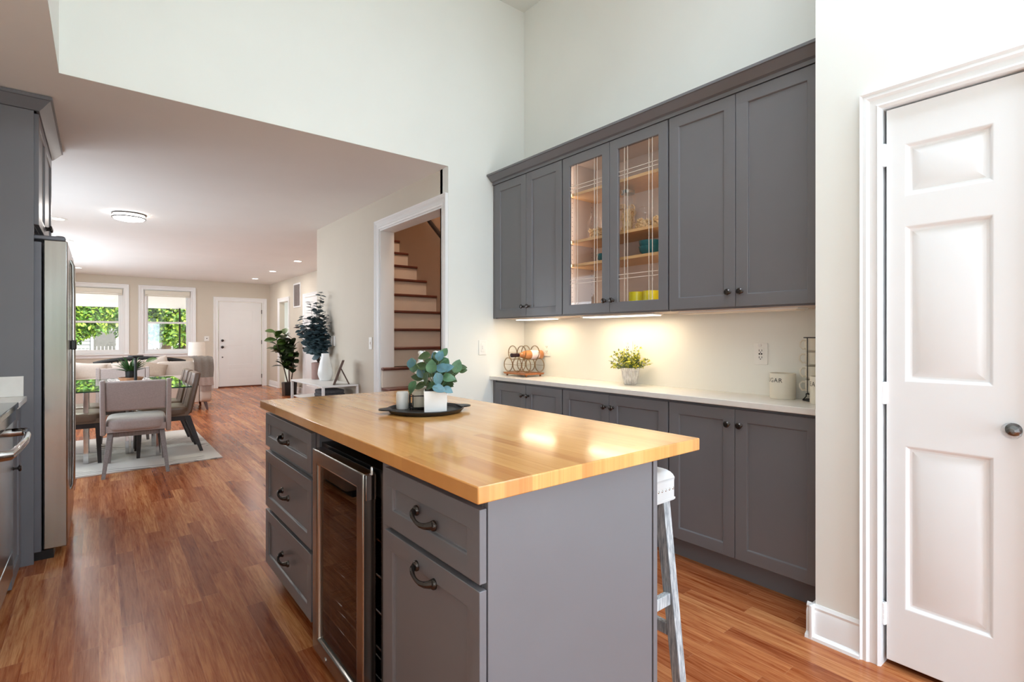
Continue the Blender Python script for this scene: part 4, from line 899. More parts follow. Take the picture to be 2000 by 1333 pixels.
# ------------------------------------------------------------------ left kitchen run
PY = 3.835
pn = MB(); pn.box(-0.948, -0.279, PY, PY + 0.02, 0.0, 2.484); tp = tag(pn.build('fridge_panel', M['gray'], bevel=0.001), 'tall grey side panel between the left counter and refrigerator', 'panel')
FYa, FYb = 3.872, 4.785
t = thing('refrigerator', 'stainless steel side-by-side refrigerator beyond the tall grey panel', 'refrigerator', (-0.5, 4.33, 0))
box('body', M['fridge_side'], -0.92, -0.25, FYa, FYb, 0.05, 1.775, t, 0.004)
box('kick_grille', M['black'], -0.88, -0.20, FYa + 0.02, FYb - 0.02, 0.0, 0.05, t)
ym = FYa + 0.40
for a, b in ((FYa, ym - 0.003), (ym + 0.003, FYb)):
    d = box('door', M['steel'], -0.243, -0.14, a, b, 0.057, 1.79, t, 0.006)
    hy = ym - 0.05 if a < ym - 0.1 else ym + 0.05
    h = MB(); h.tube([(-0.14, hy, 0.30), (-0.128, hy, 0.33), (-0.126, hy, 0.5), (-0.126, hy, 1.5), (-0.128, hy, 1.69), (-0.14, hy, 1.72)], 0.009, 10); ho = h.build('handle', M['steel'], d); box('grip_cap', M['black'], -0.1385, -0.112, hy - 0.018, hy + 0.018, 1.165, 1.225, ho, 0.006)
    hg = MB(); yy = a + 0.06 if a < ym - 0.1 else b - 0.06
    hg.box(-0.3, -0.15, yy - 0.045, yy + 0.045, 1.7905, 1.815); hg.lathe([(0.022, 1.7905), (0.022, 1.822), (0, 1.823)], 16, T(-0.175, yy, 0)); hg.build('hinge_cover', M['fridge_side'], t, 0.006)
t = thing('over_fridge_cabinet', 'grey two-door cabinet above the refrigerator', 'cabinet', (-0.6, 4.33, 1.86))
box('carcass', M['gray'], -0.948, -0.281, PY + 0.021, 4.84, 1.86, 2.484, t)
for i, (a, b) in enumerate(((PY + 0.024, 4.335), (4.338, 4.838))):
    d = front('door', T(-0.281, a, 1.865) @ FPX, b - a, 0.612, t, 0.021)
    knob(T(-0.26, (b - 0.035) if i == 0 else (a + 0.035), 1.92) @ FPX, d)
box('side_panel', M['gray'], -0.948, -0.281, 4.841, 4.86, 0.0, 2.484, t)
mb = MB(); cr2 = [(0, 0), (0.004, 0.0), (0.018, 0.012), (0.052, 0.05), (0.06, 0.052), (0.06, 0.07), (-0.01, 0.07), (-0.01, 0)]; n = len(cr2)
P3 = []
for f_ in (lambda o, z: (-0.948, PY - o, 2.486 + z), lambda o, z: (-0.26 + o, PY - o, 2.486 + z), lambda o, z: (-0.26 + o, 4.86, 2.486 + z)): P3 += [f_(o, z) for o, z in cr2]
mb.add(P3, [tuple(range(n)), tuple(range(2 * n, 3 * n))] + [(s_ * n + i, s_ * n + (i + 1) % n, (s_ + 1) * n + (i + 1) % n, (s_ + 1) * n + i) for s_ in (0, 1) for i in range(n)])
tag(mb.build('crown_moulding', M['gray'], smooth=25), 'grey crown moulding above the refrigerator against the ceiling', 'moulding')
t = thing('countertop', 'white quartz counter end with side splash against the tall grey panel', 'countertop', (-0.6, 3.6, 0.9))
box('slab', M['quartz'], -0.948, -0.306, 3.458, PY - 0.001, 0.895, 0.925, t, 0.003); box('side_splash', M['quartz'], -0.948, -0.318, PY - 0.022, PY - 0.001, 0.9255, 1.034, t, 0.002)
t = thing('narrow_cabinet', 'narrow grey base cabinet between the range and the tall panel', 'cabinet', (-0.6, 3.65, 0))
box('carcass', M['gray'], -0.948, -0.351, 3.46, PY - 0.002, 0.0, 0.893, t); d = front('door', T(-0.351, 3.464, 0.02) @ FPX, PY - 0.006 - 3.464, 0.86, t, 0.021, 0.07); knob(T(-0.33, 3.5, 0.60) @ FPX, d)
t = thing('range', 'stainless steel range with bowed handle at the left edge', 'stove', (-0.6, 3.07, 0))
ry0, ry1 = 2.69, 3.455
box('body', M['steel'], -0.948, -0.36, ry0, ry1, 0.09, 0.9, t); box('cooktop', M['black_gloss'], -0.948, -0.305, ry0, ry1, 0.9005, 0.93, t, 0.004)
box('control_panel', M['black_gloss'], -0.3595, -0.315, ry0, ry1, 0.845, 0.9, t, 0.003)
d = box('oven_door', M['steel'], -0.3595, -0.325, ry0 + 0.004, ry1 - 0.004, 0.225, 0.838, t, 0.005)
def bow(z, par):
    h = MB(); h.tube([(-0.325, ry1 - 0.05, z), (-0.285, ry1 - 0.05, z), (-0.268, ry1 - 0.07, z), (-0.258, ry1 - 0.2, z), (-0.252, (ry0 + ry1) / 2, z), (-0.258, ry0 + 0.2, z), (-0.268, ry0 + 0.07, z), (-0.325, ry0 + 0.05, z)], 0.013, 10, flat=1.5); h.build('handle', M['chrome'], par)
bow(0.79, d)
d = box('warming_drawer', M['steel'], -0.3595, -0.325, ry0 + 0.004, ry1 - 0.004, 0.09, 0.218, t, 0.005)
box('kick_plate', M['black'], -0.93, -0.39, ry0, ry1, 0.0, 0.09, t)

# ------------------------------------------------------------------ ceiling lights
t = thing('ceiling_light', 'round flush ceiling light with bronze ring over the dining table', 'light', (0.25, 6.88, HL))
MB(T(0.25, 6.88, HL)).lathe([(0.15, -0.0006), (0.152, -0.014), (0.145, -0.016), (0.0, -0.016)], 40).build('top_ring', M['bronze'], t)
MB(T(0.25, 6.88, HL)).lathe([(0.142, -0.0165), (0.142, -0.045), (0.13, -0.06), (0.08, -0.072), (0, -0.077)], 40).build('diffuser', M['lens_cool'], t, smooth=60)
MB(T(0.25, 6.88, HL)).lathe([(0.1425, -0.04), (0.151, -0.04), (0.151, -0.052), (0.1425, -0.052)], 40, caps=False).build('lower_ring', M['bronze'], t)
lamp('dining_lamp', 'AREA', (0.25, 6.88, HL - 0.085), (0, 0, 0), 9, (1, 0.95, 0.88), shape='DISK', size=0.26)
for i, (x, y, lb) in enumerate([(-0.36, 7.64, 'recessed ceiling light nearest the refrigerator top in the left row'), (-0.36, 9.33, 'second recessed ceiling light of the left row from the refrigerator'), (-0.32, 11.09, 'third recessed ceiling light of the left row toward the windows'), (-0.32, 12.87, 'recessed ceiling light of the left row nearest the windows'),
        (2.70, 9.35, 'recessed ceiling light above the eucalyptus in the right row'), (2.73, 11.13, 'middle recessed ceiling light of the right row'), (2.77, 12.81, 'recessed ceiling light of the right row nearest the front door')]):
    t = thing('recessed_light', lb, 'light', (x, y, HL), 'recessed ceiling lights')
    MB(T(x, y, HL)).lathe([(0.085, -0.0006), (0.085, -0.004), (0.06, -0.008), (0.058, -0.0008)], 28, caps=False).build('trim_ring', M['plate'], t)
    MB(T(x, y, HL)).lathe([(0.058, -0.0015), (0.0, -0.003)], 24).build('lens', M['lens_cool'], t)
    lamp('recessed_lamp', 'AREA', (x, y, HL - 0.012), (0, 0, 0), 7, (1, 0.95, 0.88), shape='DISK', size=0.11)

# ------------------------------------------------------------------ dining area
t = thing('area_rug', 'pale grey rug with drifting dark lines under the dining table', 'rug', (0.0, 7.0, 0))
mb = MB(); P = [(-0.9, 5.86), (0.99, 5.99), (0.99, 8.06), (-0.9, 7.95)]
mb.add([(x, y, 0.001) for x, y in P] + [(x, y, 0.011) for x, y in P], [(3, 2, 1, 0), (4, 5, 6, 7), (0, 1, 5, 4), (1, 2, 6, 5), (2, 3, 7, 6), (3, 0, 4, 7)]); mb.build('pile', M['rug'], t)
RG = 0.0115
tx0, tx1, ty0, ty1, TZ = -0.33, 0.715, 5.97, 7.62, 0.755
t = thing('dining_table', 'glass-topped dining table on chrome posts standing on the rug', 'table', (0.19, 6.8, 0))
box('glass_top', M['table_glass'], tx0, tx1, ty0, ty1, TZ - 0.012, TZ, t)
e = MB()
for a in ((tx0 - 0.002, tx1 + 0.002, ty0 - 0.002, ty0), (tx0 - 0.002, tx1 + 0.002, ty1, ty1 + 0.002), (tx0 - 0.002, tx0, ty0, ty1), (tx1, tx1 + 0.002, ty0, ty1)): e.box(*a, TZ - 0.012, TZ)
e.build('glass_edge', M['glass_edge'], t)
for x, y in ((-0.1, 7.1), (0.48, 7.1), (-0.1, 6.5), (0.48, 6.5)): box('leg', M['chrome'], x - 0.02, x + 0.02, y - 0.02, y + 0.02, RG, TZ - 0.013, t, 0.002)
b = MB(); b.box(0.215, 0.245, 6.77, 6.83, RG, TZ - 0.013); b.box(0.265, 0.285, 6.77, 6.83, RG, TZ - 0.013); b.build('centre_post', M['chrome'], t, 0.002)
b = MB(); b.box(-0.12, 0.5, 6.48, 7.12, TZ - 0.022, TZ - 0.013); b.build('top_plate', M['chrome'], t) if False else None
rn = box('table_runner', M['runner'], 0.07, 0.46, 6.25, 7.5, TZ + 0.0008, TZ + 0.004); tag(rn, 'black and white patterned runner along the glass table', 'runner')
t = thing('wooden_tray', 'light wooden tray under the black flower pot on the runner', 'tray', (0.27, 6.95, TZ))
mb = MB(T(0.27, 6.95, TZ + 0.0045)); mb.lathe([(0, 0), (0.085, 0), (0.092, 0.004), (0.115, 0.045), (0.109, 0.046), (0.088, 0.009), (0, 0.008)], 36); mb.build('bowl', M['wood_mid'], t)
t = thing('candle_holder', 'tall black metal candle stand with a wide plate on the glass table', 'candle holder', (0.30, 6.715, TZ))
MB(T(0.30, 6.715, TZ + 0.0045)).lathe([(0, 0), (0.05, 0), (0.05, 0.004), (0.014, 0.012), (0.012, 0.26), (0.03, 0.272), (0.068, 0.276), (0.068, 0.287), (0, 0.286)], 28).build('stand', M['iron'], t)
t = thing('spiky_plant', 'spiky green plant in a black pot on the wooden tray', 'plant', (0.27, 6.97, TZ + 0.013))
MB(T(0.27, 6.97, TZ + 0.0128)).lathe([(0, 0), (0.044, 0), (0.048, 0.004), (0.052, 0.105), (0.046, 0.105), (0.044, 0.09), (0, 0.09)], 28).build('pot', M['black'], t)
rnd = random.Random(8); g_ = MB()
for i in range(52):
    a = rnd.uniform(0, 2 * PI); el = rnd.uniform(0.4, 1.45); d = (math.cos(a) * math.cos(el), math.sin(a) * math.cos(el), math.sin(el))
    g_.leaf((0.27 + 0.02 * math.cos(a), 6.97 + 0.02 * math.sin(a), TZ + 0.1), d, (0, 0, 1), rnd.uniform(0.13, 0.20), 0.028, rnd.uniform(0.05, 0.45), 0.3, 0.7, 6)
g_.build('leaves', M['spike'], t, smooth=80)
s_ = MB(); s_.tube([(0.28, 6.96, TZ + 0.1), (0.36, 6.93, TZ + 0.19), (0.45, 6.9, TZ + 0.235)], 0.002, 5); s_.leaf((0.40, 6.92, TZ + 0.22), (1, -.6, .35), (-.5, -.6, .7), 0.12, 0.065, 0.1, 0.2, 0.85, 6); s_.build('trailing_leaf', M['fig'], t, smooth=80)

def end_chair(fz=0.0):
    """grey upholstered chair, facing +Y, origin on the floor under the seat"""
    t = thing('dining_chair', 'mauve-grey upholstered dining chair at the near end of the glass table', 'chair', (0, 0, 0), 'grey end chairs')
    s_ = MB(); s_.cushion((0, 0.02, 0.435), (0.46, 0.50, 0.13), 6, 10); s_.box(-0.225, 0.225, -0.21, 0.25, 0.37, 0.43); s_.build('seat', M['fabric'], t, smooth=60)
    b = MB(); b.add(*slanted(-0.226, 0.226, 0.565, 0.842, -0.225, -0.285, 0.055)); b.build('backrest', M['fabric'], t, 0.016, seg=3)
    for x in (-1, 1):
        b = MB(); xa, xb = sorted((x * 0.228, x * 0.268)); b.add(*slanted(xa, xb, 0.345, 0.852, -0.195, -0.292, 0.075)); b.build('side_panel', M['fabric'], t, 0.01)
    for x in (-1, 1):
        b = MB(); b.taper((x * 0.235, -0.40, 0), (x * 0.195, -0.17, 0.366), (0.014, 0.017), (0.021, 0.021)); b.build('leg', M['graywood'], t, 0.002)
        b = MB(); b.taper((x * 0.222, 0.235, fz), (x * 0.2, 0.2, 0.366), (0.014, 0.014), (0.021, 0.021)); b.build('leg', M['graywood'], t, 0.002)
    b = MB(); b.box(-0.178, 0.178, -0.185, -0.155, 0.325, 0.366); b.box(-0.178, 0.178, 0.185, 0.215, 0.325, 0.366); b.box(-0.215, -0.185, -0.15, 0.18, 0.325, 0.366); b.box(0.185, 0.215, -0.15, 0.18, 0.325, 0.366); b.build('seat_rail', M['graywood'], t, 0.002)
    return t
def slanted(x0, x1, z0, z1, y0, y1, th):
    v = []
    for x in (x0, x1): v += [(x, y0, z0), (x, y0 + th, z0), (x, y1 + th, z1), (x, y1, z1)]
    return v, [(0, 1, 2, 3), (7, 6, 5, 4), (0, 4, 5, 1), (1, 5, 6, 2), (2, 6, 7, 3), (3, 7, 4, 0)]
def side_chair():
    """taupe leather chair facing -X (back toward +X)"""
    t = thing('dining_chair', 'taupe leather dining chair on the right of the table, nearer one', 'chair', (0, 0, 0), 'leather side chairs')
    s_ = MB(); s_.cushion((-0.02, 0, 0.445), (0.47, 0.46, 0.10), 7, 10); s_.box(-0.245, 0.2, -0.222, 0.222, 0.392, 0.44); s_.build('seat', M['leather'], t, smooth=60)
    b = MB(RZ(R(-90)) @ Matrix()); 
    v, f = slanted(-0.22, 0.22, 0.41, 0.845, 0.165, 0.255, 0.065); v = [(y, x, z) for x, y, z in v]; b = MB(); b.add(v, f); bo = b.build('backrest', M['leather'], t, 0.02, seg=3)
    v, f = slanted(-0.004, 0.004, 0.46, 0.84, 0.161, 0.25, 0.004); v = [(y, x, z) for x, y, z in v]; b = MB(); b.add(v, f); b.build('seam', M['espresso'], bo)
    b = MB(); b.box(-0.235, 0.2, -0.21, -0.175, 0.345, 0.39); b.box(-0.235, 0.2, 0.175, 0.21, 0.345, 0.39); b.box(-0.24, -0.205, -0.175, 0.175, 0.345, 0.39); b.box(0.17, 0.205, -0.175, 0.175, 0.345, 0.39); b.build('seat_frame', M['espresso'], t, 0.002)
    for y in (-1, 1):
        b = MB(); b.taper((-0.235, y * 0.205, 0), (-0.22, y * 0.19, 0.389), (0.015, 0.015), (0.022, 0.022)); b.build('leg', M['espresso'], t, 0.002)
        b = MB(); b.taper((0.32, y * 0.205, 0), (0.19, y * 0.19, 0.389), (0.016, 0.015), (0.028, 0.022)); b.build('leg', M['espresso'], t, 0.002)
    return t
place(end_chair(RG), (0.283, 6.125, 0), R(-3)); c = end_chair(); c['label'] = 'mauve-grey upholstered dining chair at the far end of the glass table'; place(c, (0.235, 7.80, RG), R(180))
c = side_chair(); place(c, (0.545, 6.665, RG))
dup(c, (0.545, 7.24, RG), 0, 'taupe leather dining chair on the right of the table, farther one')
dup(c, (-0.23, 6.66, RG), PI, 'taupe leather dining chair beside the refrigerator, nearer one on the left')
dup(c, (-0.23, 7.24, RG), PI, 'taupe leather dining chair beyond the refrigerator, farther one on the left')

# ------------------------------------------------------------------ living room
t = thing('sofa', 'oatmeal linen sofa beneath the front windows on walnut feet', 'sofa', (0.45, 10.5, 0))
SX0, SX1, SYf, SYb = -0.55, 1.50, 10.03, 10.95
box('base', M['sofa'], SX0 + 0.18, SX1 - 0.18, SYf + 0.04, SYb - 0.04, 0.13, 0.42, t, 0.02)
for x0, x1 in ((SX0, SX0 + 0.178), (SX1 - 0.178, SX1)): s_ = MB(); s_.cushion(((x0 + x1) / 2, (SYf + SYb) / 2, 0.49), (x1 - x0, SYb - SYf, 0.72), 12, 10); s_.build('arm', M['sofa'], t, smooth=60)
s_ = MB(); s_.cushion((0.475, SYb - 0.1, 0.46), (SX1 - SX0 - 0.36, 0.2, 0.62), 12, 10); s_.build('back', M['sofa'], t, smooth=60)
cw = (SX1 - SX0 - 0.36) / 3
for q in range(3):
    xc_ = SX0 + 0.18 + cw * (q + 0.5)
    s_ = MB(); s_.cushion((xc_, SYf + 0.36, 0.50), (cw - 0.006, 0.70, 0.165), 7, 8); s_.build('seat_cushion', M['sofa'], t, smooth=60)
    s_ = MB(); s_.cushion((xc_, SYf + 0.63, 0.655), (cw - 0.008, 0.2, 0.31), 8, 10); s_.build('back_cushion', M['sofa'], t, smooth=60)
for x, y in ((SX1 - 0.09, SYf + 0.1), (SX1 - 0.09, SYb - 0.1), (SX0 + 0.09, SYf + 0.1), (SX0 + 0.09, SYb - 0.1)):
    b = MB(); b.taper((x + (0.03 if x > 0 else -0.03), y - 0.03 if y < 10.5 else y + 0.03, 0), (x, y, 0.135), (0.014, 0.014), (0.026, 0.026)); b.build('leg', M['leg_brown'], t)
pl = [(-0.12, SYf + 0.50, 0.675, 0.42, 'sofa', 6, 'oatmeal throw pillow at the left of the sofa behind the refrigerator handles'), (0.36, SYf + 0.52, 0.695, 0.40, 'sofa', -8, 'oatmeal throw pillow tilted at the middle of the sofa'), (0.72, SYf + 0.51, 0.675, 0.36, 'sofa_dark', 12, 'tan throw pillow right of the spiky plant on the sofa')]
for x, y, z, s, m_, rot, lb in pl:
    mm = T(x, y, z) @ Matrix.Rotation(R(-14), 4, 'X') @ Matrix.Rotation(R(rot), 4, 'Y'); s_ = MB(mm); s_.pillow(s, s * 0.72, 0.14)
    tag(s_.build('throw_pillow', M[m_], smooth=70), lb, 'pillow', 'throw pillows on the sofa')
# throw over the right arm
t = thing('throw_blanket', 'grey woven throw with fringe over the right sofa arm', 'blanket', (1.41, 10.0, 0.86))
def drape(x0, x1, path, th, nx=10, wob=0.006):
    vs = []; fs = []; n_ = len(path)
    for L_ in (0, 1):
        for i in range(nx + 1):
            f_ = i / nx
            for y, z, ny, nz in path:
                q = (0.5 + L_) * th + wob * math.sin(f_ * 17 + z * 3); vs.append((x0 + (x1 - x0) * f_ + 0.004 * math.sin(z * 20), y + ny * q, z + nz * q))
    def I(L_, i, j): return L_ * (nx + 1) * n_ + i * n_ + j
    for i in range(nx):
        for j in range(n_ - 1): fs += [(I(0, i, j), I(0, i, j + 1), I(0, i + 1, j + 1), I(0, i + 1, j)), (I(1, i, j), I(1, i + 1, j), I(1, i + 1, j + 1), I(1, i, j + 1))]
    for j in range(n_ - 1): fs += [(I(0, 0, j), I(1, 0, j), I(1, 0, j + 1), I(0, 0, j + 1)), (I(0, nx, j), I(0, nx, j + 1), I(1, nx, j + 1), I(1, nx, j))]
    for i in range(nx): fs += [(I(0, i, 0), I(0, i + 1, 0), I(1, i + 1, 0), I(1, i, 0)), (I(0, i, n_ - 1), I(1, i, n_ - 1), I(1, i + 1, n_ - 1), I(0, i + 1, n_ - 1))]
    return vs, fs
top = [(10.62 - 0.1 * q, 0.866, 0, 1) for q in range(6)] + [(10.06, 0.862, -.4, .9), (10.012, 0.83, -.9, .4)] + [(10.008, 0.80 - 0.06 * q, -1, 0) for q in range(5)]
mb = MB(); mb.add(*drape(1.23, 1.515, top, 0.02)); mb.build('cloth', M['throw'], t, smooth=80)
mb = MB(); mb.add(*drape(1.30, 1.515, [(10.007, 0.558 - 0.045 * q, -1, 0) for q in range(4)], 0.022)); mb.build('woven_band', M['throw_band'], t, smooth=80)
mb = MB()
for q in range(20): x = 1.303 + q * 0.0108; mb.tube([(x, 9.99, 0.43), (x + 0.002, 9.99, 0.38), (x - 0.002, 9.992, 0.32)], 0.0036, 5)
tag(mb.build('fringe', M['throw_band'], t), kind='stuff')
# side table and lamp
t = thing('side_table', 'small white side table hidden behind the sofa arm', 'table', (1.50, 11.5, 0))
MB(T(1.50, 11.5, 0)).lathe([(0, 0.57), (0.22, 0.57), (0.22, 0.59), (0, 0.59)], 32).build('top', M['white_metal'], t)
for a in range(3): b = MB(); an = a * 2.09; b.tube([(1.5 + .18 * math.cos(an), 11.5 + .18 * math.sin(an), 0), (1.5 + .13 * math.cos(an), 11.5 + .13 * math.sin(an), 0.57)], 0.012, 8); b.build('leg', M['white_metal'], t)
t = thing('table_lamp', 'white table lamp with drum shade beside the right window', 'lamp', (1.46, 11.5, 0.59))
MB(T(1.46, 11.5, 0.5905)).lathe([(0, 0), (0.07, 0), (0.075, 0.01), (0.085, 0.09), (0.06, 0.19), (0.028, 0.25), (0.022, 0.28), (0, 0.281)], 28).build('base', M['white_cer'], t)
MB(T(1.46, 11.5, 0.88)).lathe([(0.145, 0), (0.142, 0.0), (0.132, 0.255), (0.135, 0.255), (0.145, 0)], 36, caps=False).build('lamp_shade', M['lampshade'], t)
b = MB(); b.tube([(1.46, 11.5, 0.87), (1.46, 11.5, 1.11)], 0.006, 8); b.tube([(1.33, 11.5, 1.11), (1.59, 11.5, 1.11)], 0.003, 6); b.build('harp', M['brass'], t)
# dark arched bench below the windows
t = thing('arched_bench', 'dark arched-back bench between the sofa and the front windows', 'bench', (0.6, 11.6, 0))
bx0, bx1 = -0.08, 1.29
pts = [(bx0 + (bx1 - bx0) * q / 16, 11.62, 0.762 + 0.085 * math.sin(PI * q / 16) ** 0.8) for q in range(17)]
b = MB(); b.tube(pts, 0.022, 10, flat=1.6); b.build('back_rail', M['iron'], t)
for q in range(1, 16): b = MB(); b.tube([(pts[q][0], 11.62, 0.42), (pts[q][0], 11.62, pts[q][2])], 0.011, 8); b.build('spindle', M['iron'], t)
box('seat', M['iron'], bx0, bx1, 11.2, 11.66, 0.40, 0.44, t, 0.01)
for x in (bx0 + 0.06, bx1 - 0.06):
    for y in (11.26, 11.6): box('leg', M['iron'], x - 0.025, x + 0.025, y - 0.025, y + 0.025, 0, 0.40, t)
s_ = MB(T(0.80, 11.50, 0.66) @ Matrix.Rotation(R(-10), 4, 'X') @ Matrix.Rotation(R(-12), 4, 'Y')); s_.pillow(0.46, 0.40, 0.13); tag(s_.build('throw_pillow', M['sofa'], smooth=70), 'pale pillow leaning on the dark bench under the right window', 'pillow')

# fiddle leaf fig
fx, fy = 3.15, 11.5
t = thing('fiddle_leaf_fig', 'dark green fiddle leaf fig in a black square pot by the hall doorway', 'plant', (fx, fy, 0))
b = MB(); b.taper((fx, fy, 0), (fx, fy, 0.27), (0.115, 0.115), (0.125, 0.125)); b.build('pot', M['black'], t, 0.004)
box('soil', M['soil'], fx - 0.115, fx + 0.115, fy - 0.115, fy + 0.115, 0.27, 0.274, t)
rnd = random.Random(21); ga, gb, sm = MB(), MB(), MB()
trunks = [[(fx - .03, fy, .26), (fx - .12, fy - .03, .6), (fx - .22, fy + .02, 1.0), (fx - .26, fy + .04, 1.38)], [(fx + .0, fy, .26), (fx - .02, fy - .05, .6), (fx - .07, fy - .05, 1.0), (fx - .11, fy - .03, 1.34)], [(fx + .03, fy - .02, .26), (fx + .06, fy - .08, .6), (fx + .05, fy - .12, .95), (fx + .04, fy - .15, 1.16)]]
for tr in trunks:
    sm.tube(tr, [.013, .011, .008, .005], 7)
    for i in range(36):
        f_ = rnd.uniform(0.28, 1.0); s3 = f_ * 3; j = min(2, int(s3)); p = Vector(tr[j]).lerp(Vector(tr[j + 1]), s3 - j)
        a = rnd.uniform(0, 2 * PI); el = rnd.uniform(-0.25, 0.9); d = Vector((math.cos(a) * math.cos(el), math.sin(a) * math.cos(el), math.sin(el)))
        L = rnd.uniform(0.16, 0.25)
        if (p + d * L).x > 3.26: d.x = -abs(d.x) * 0.6 - 0.1
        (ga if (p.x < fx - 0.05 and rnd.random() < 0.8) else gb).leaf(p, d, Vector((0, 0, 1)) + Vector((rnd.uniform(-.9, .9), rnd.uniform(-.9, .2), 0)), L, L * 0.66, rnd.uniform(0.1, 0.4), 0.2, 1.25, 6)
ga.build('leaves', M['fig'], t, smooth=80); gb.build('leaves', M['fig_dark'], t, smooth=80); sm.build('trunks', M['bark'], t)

# ------------------------------------------------------------------ console by the stair wall
t = thing('console_table', 'white metal console table with a lower shelf against the beige stair wall', 'table', (1.9, 5.65, 0))
cx0, cx1, cy0, cy1, CZ = 1.715, 2.083, 5.13, 6.20, 0.755
box('top', M['white_metal'], cx0, cx1, cy0, cy1, CZ - 0.016, CZ, t, 0.002); box('shelf', M['white_metal'], cx0 + 0.024, cx1 - 0.024, cy0 + 0.024, cy1 - 0.024, 0.565, 0.577, t)
for x in (cx0, cx1 - 0.024):
    for y in (cy0, cy1 - 0.024): box('leg', M['white_metal'], x, x + 0.024, y, y + 0.024, 0.0, CZ - 0.017, t)
vx, vy = 1.972, 5.80
vz = MB(T(vx, vy, CZ + 0.0005)); vz.lathe([(0, 0), (0.052, 0), (0.06, 0.004), (0.082, 0.07), (0.078, 0.12), (0.058, 0.21), (0.044, 0.27), (0.042, 0.302), (0.037, 0.302), (0.038, 0.27), (0.05, 0.2), (0, 0.02)], 40); tag(vz.build('vase', M['white_cer']), 'tall white teardrop vase on the console table', 'vase')
ex, ey = 1.98, 6.06
t = thing('potted_eucalyptus', 'tall dusky eucalyptus branches in a mauve pot on the console table', 'plant', (ex, ey, CZ))
MB(T(ex, ey, CZ + 0.0005)).lathe([(0, 0), (0.07, 0), (0.073, 0.003), (0.076, 0.188), (0.066, 0.19), (0.064, 0.17), (0, 0.17)], 32).build('pot', M['mauve'], t)
rnd = random.Random(4); ga, gb, sm = MB(), MB(), MB(); b0 = Vector((ex, ey, CZ + 0.18))
# tips as offsets right / up in the view, and depth
tips = [(.03, .83, 0), (-.10, .72, 0), (-.04, .70, .05), (-.20, .55, 0), (-.26, .46, .02), (.10, .60, 0), (.19, .50, 0), (.22, .40, -.03), (.0, .62, -.06), (-.05, .55, -.08), (.06, .5, -.08), (.25, .27, -.05), (-.14, .42, -.05), (.02, .42, -.1), (.12, .36, -.1), (-.02, .35, -.1), (.1, .25, -.1)]
for (r_, u_, f_) in tips:
    tip = b0 + camR * r_ + Z3 * u_ + camF * f_
    if tip.x > XS - 0.06: tip.x = XS - 0.06
    mid = b0.lerp(tip, 0.5) + Z3 * u_ * 0.1 - (tip - b0).cross(Z3).normalized() * 0.0; pts = []
    for q in range(8):
        s = q / 7; pts.append(b0 * (1 - s) ** 2 + mid * 2 * s * (1 - s) + tip * s * s)
    sm.tube([tuple(p) for p in pts], [0.0035 * (1 - 0.7 * q / 7) for q in range(8)], 5)
    n_ = int(7 + u_ * 11)
    for i in range(n_):
        s = 0.28 + 0.72 * (i + 0.5) / n_; p = b0 * (1 - s) ** 2 + mid * 2 * s * (1 - s) + tip * s * s; a0 = rnd.uniform(0, PI)
        sz = (0.118 * (1 - 0.62 * s) + 0.012) * rnd.uniform(.85, 1.1)
        for k_ in (0, PI):
            d = Vector((math.cos(a0 + k_), math.sin(a0 + k_), rnd.uniform(-.3, .4))); fc = max(0.0, 1 - s * 1.15) * 1.5
            if (p + d * sz).x > XS - 0.012: d.x = -abs(d.x) * .5
            (gb if rnd.random() < 0.5 else ga).leaf(p, d, Vector((rnd.uniform(-.35, .35), rnd.uniform(-.35, .35) - .2, 1)) - camF * fc, sz, sz * 0.9, 0.12, 0.1, 0.85, 5)
ga.build('leaves', M['euc'], t, smooth=80); gb.build('leaves', M['euc_dark'], t, smooth=80); sm.build('branches', M['bark'], t)
def FRM(v, bx_):
    c_, s_ = math.cos(R(-21)), math.sin(R(-21)); o = []
    for x, y, z in v: a = bx_ - 1.9 + y; o.append((1.895 + a * c_ - x * s_, 5.27 + a * s_ + x * c_, CZ + 0.001 + z))
    return o
t = thing('picture_frame', 'walnut easel picture frame seen edge-on at the near end of the console', 'picture frame', (1.93, 5.28, CZ))
v, f = slanted(-0.085, 0.085, 0.0, 0.245, 0.0, 0.09, 0.024); v = FRM(v, 1.875); b = MB(); b.add(v, f); b.build('frame', M['walnut'], t, 0.003)
v, f = slanted(-0.065, 0.065, 0.02, 0.222, 0.005, 0.079, 0.002); v = FRM(v, 1.867); b = MB(); b.add(v, f); b.build('picture', M['cream_cer'], t)
v, f = slanted(-0.02, 0.02, 0.0, 0.16, 0.1, 0.022, 0.014); v = FRM(v, 1.925); b = MB(); b.add(v, f); b.build('easel_leg', M['walnut'], t, 0.002)
t = thing('folded_blanket', 'folded charcoal blanket on the lower shelf of the console', 'blanket', (1.9, 5.5, 0.577))
s_ = MB()
for q in range(3): s_.cushion((1.9, 5.46, 0.6 + q * 0.036), (0.27 - q * .01, 0.3 - q * 0.01, 0.045), 5, 8)
s_.build('folds', M['dark_cloth'], t, smooth=60)
t = thing('wall_hooks', 'small clear wall hooks on the beige wall beside the eucalyptus', 'hooks', (XS, 5.6, 1.22))
for q in range(2): b = MB(); b.box(XS - 0.02, XS - 0.0005, 5.83 + q * 0.085, 5.85 + q * 0.085, 1.14, 1.25); b.build('hook', M['white_metal'], t, 0.002)

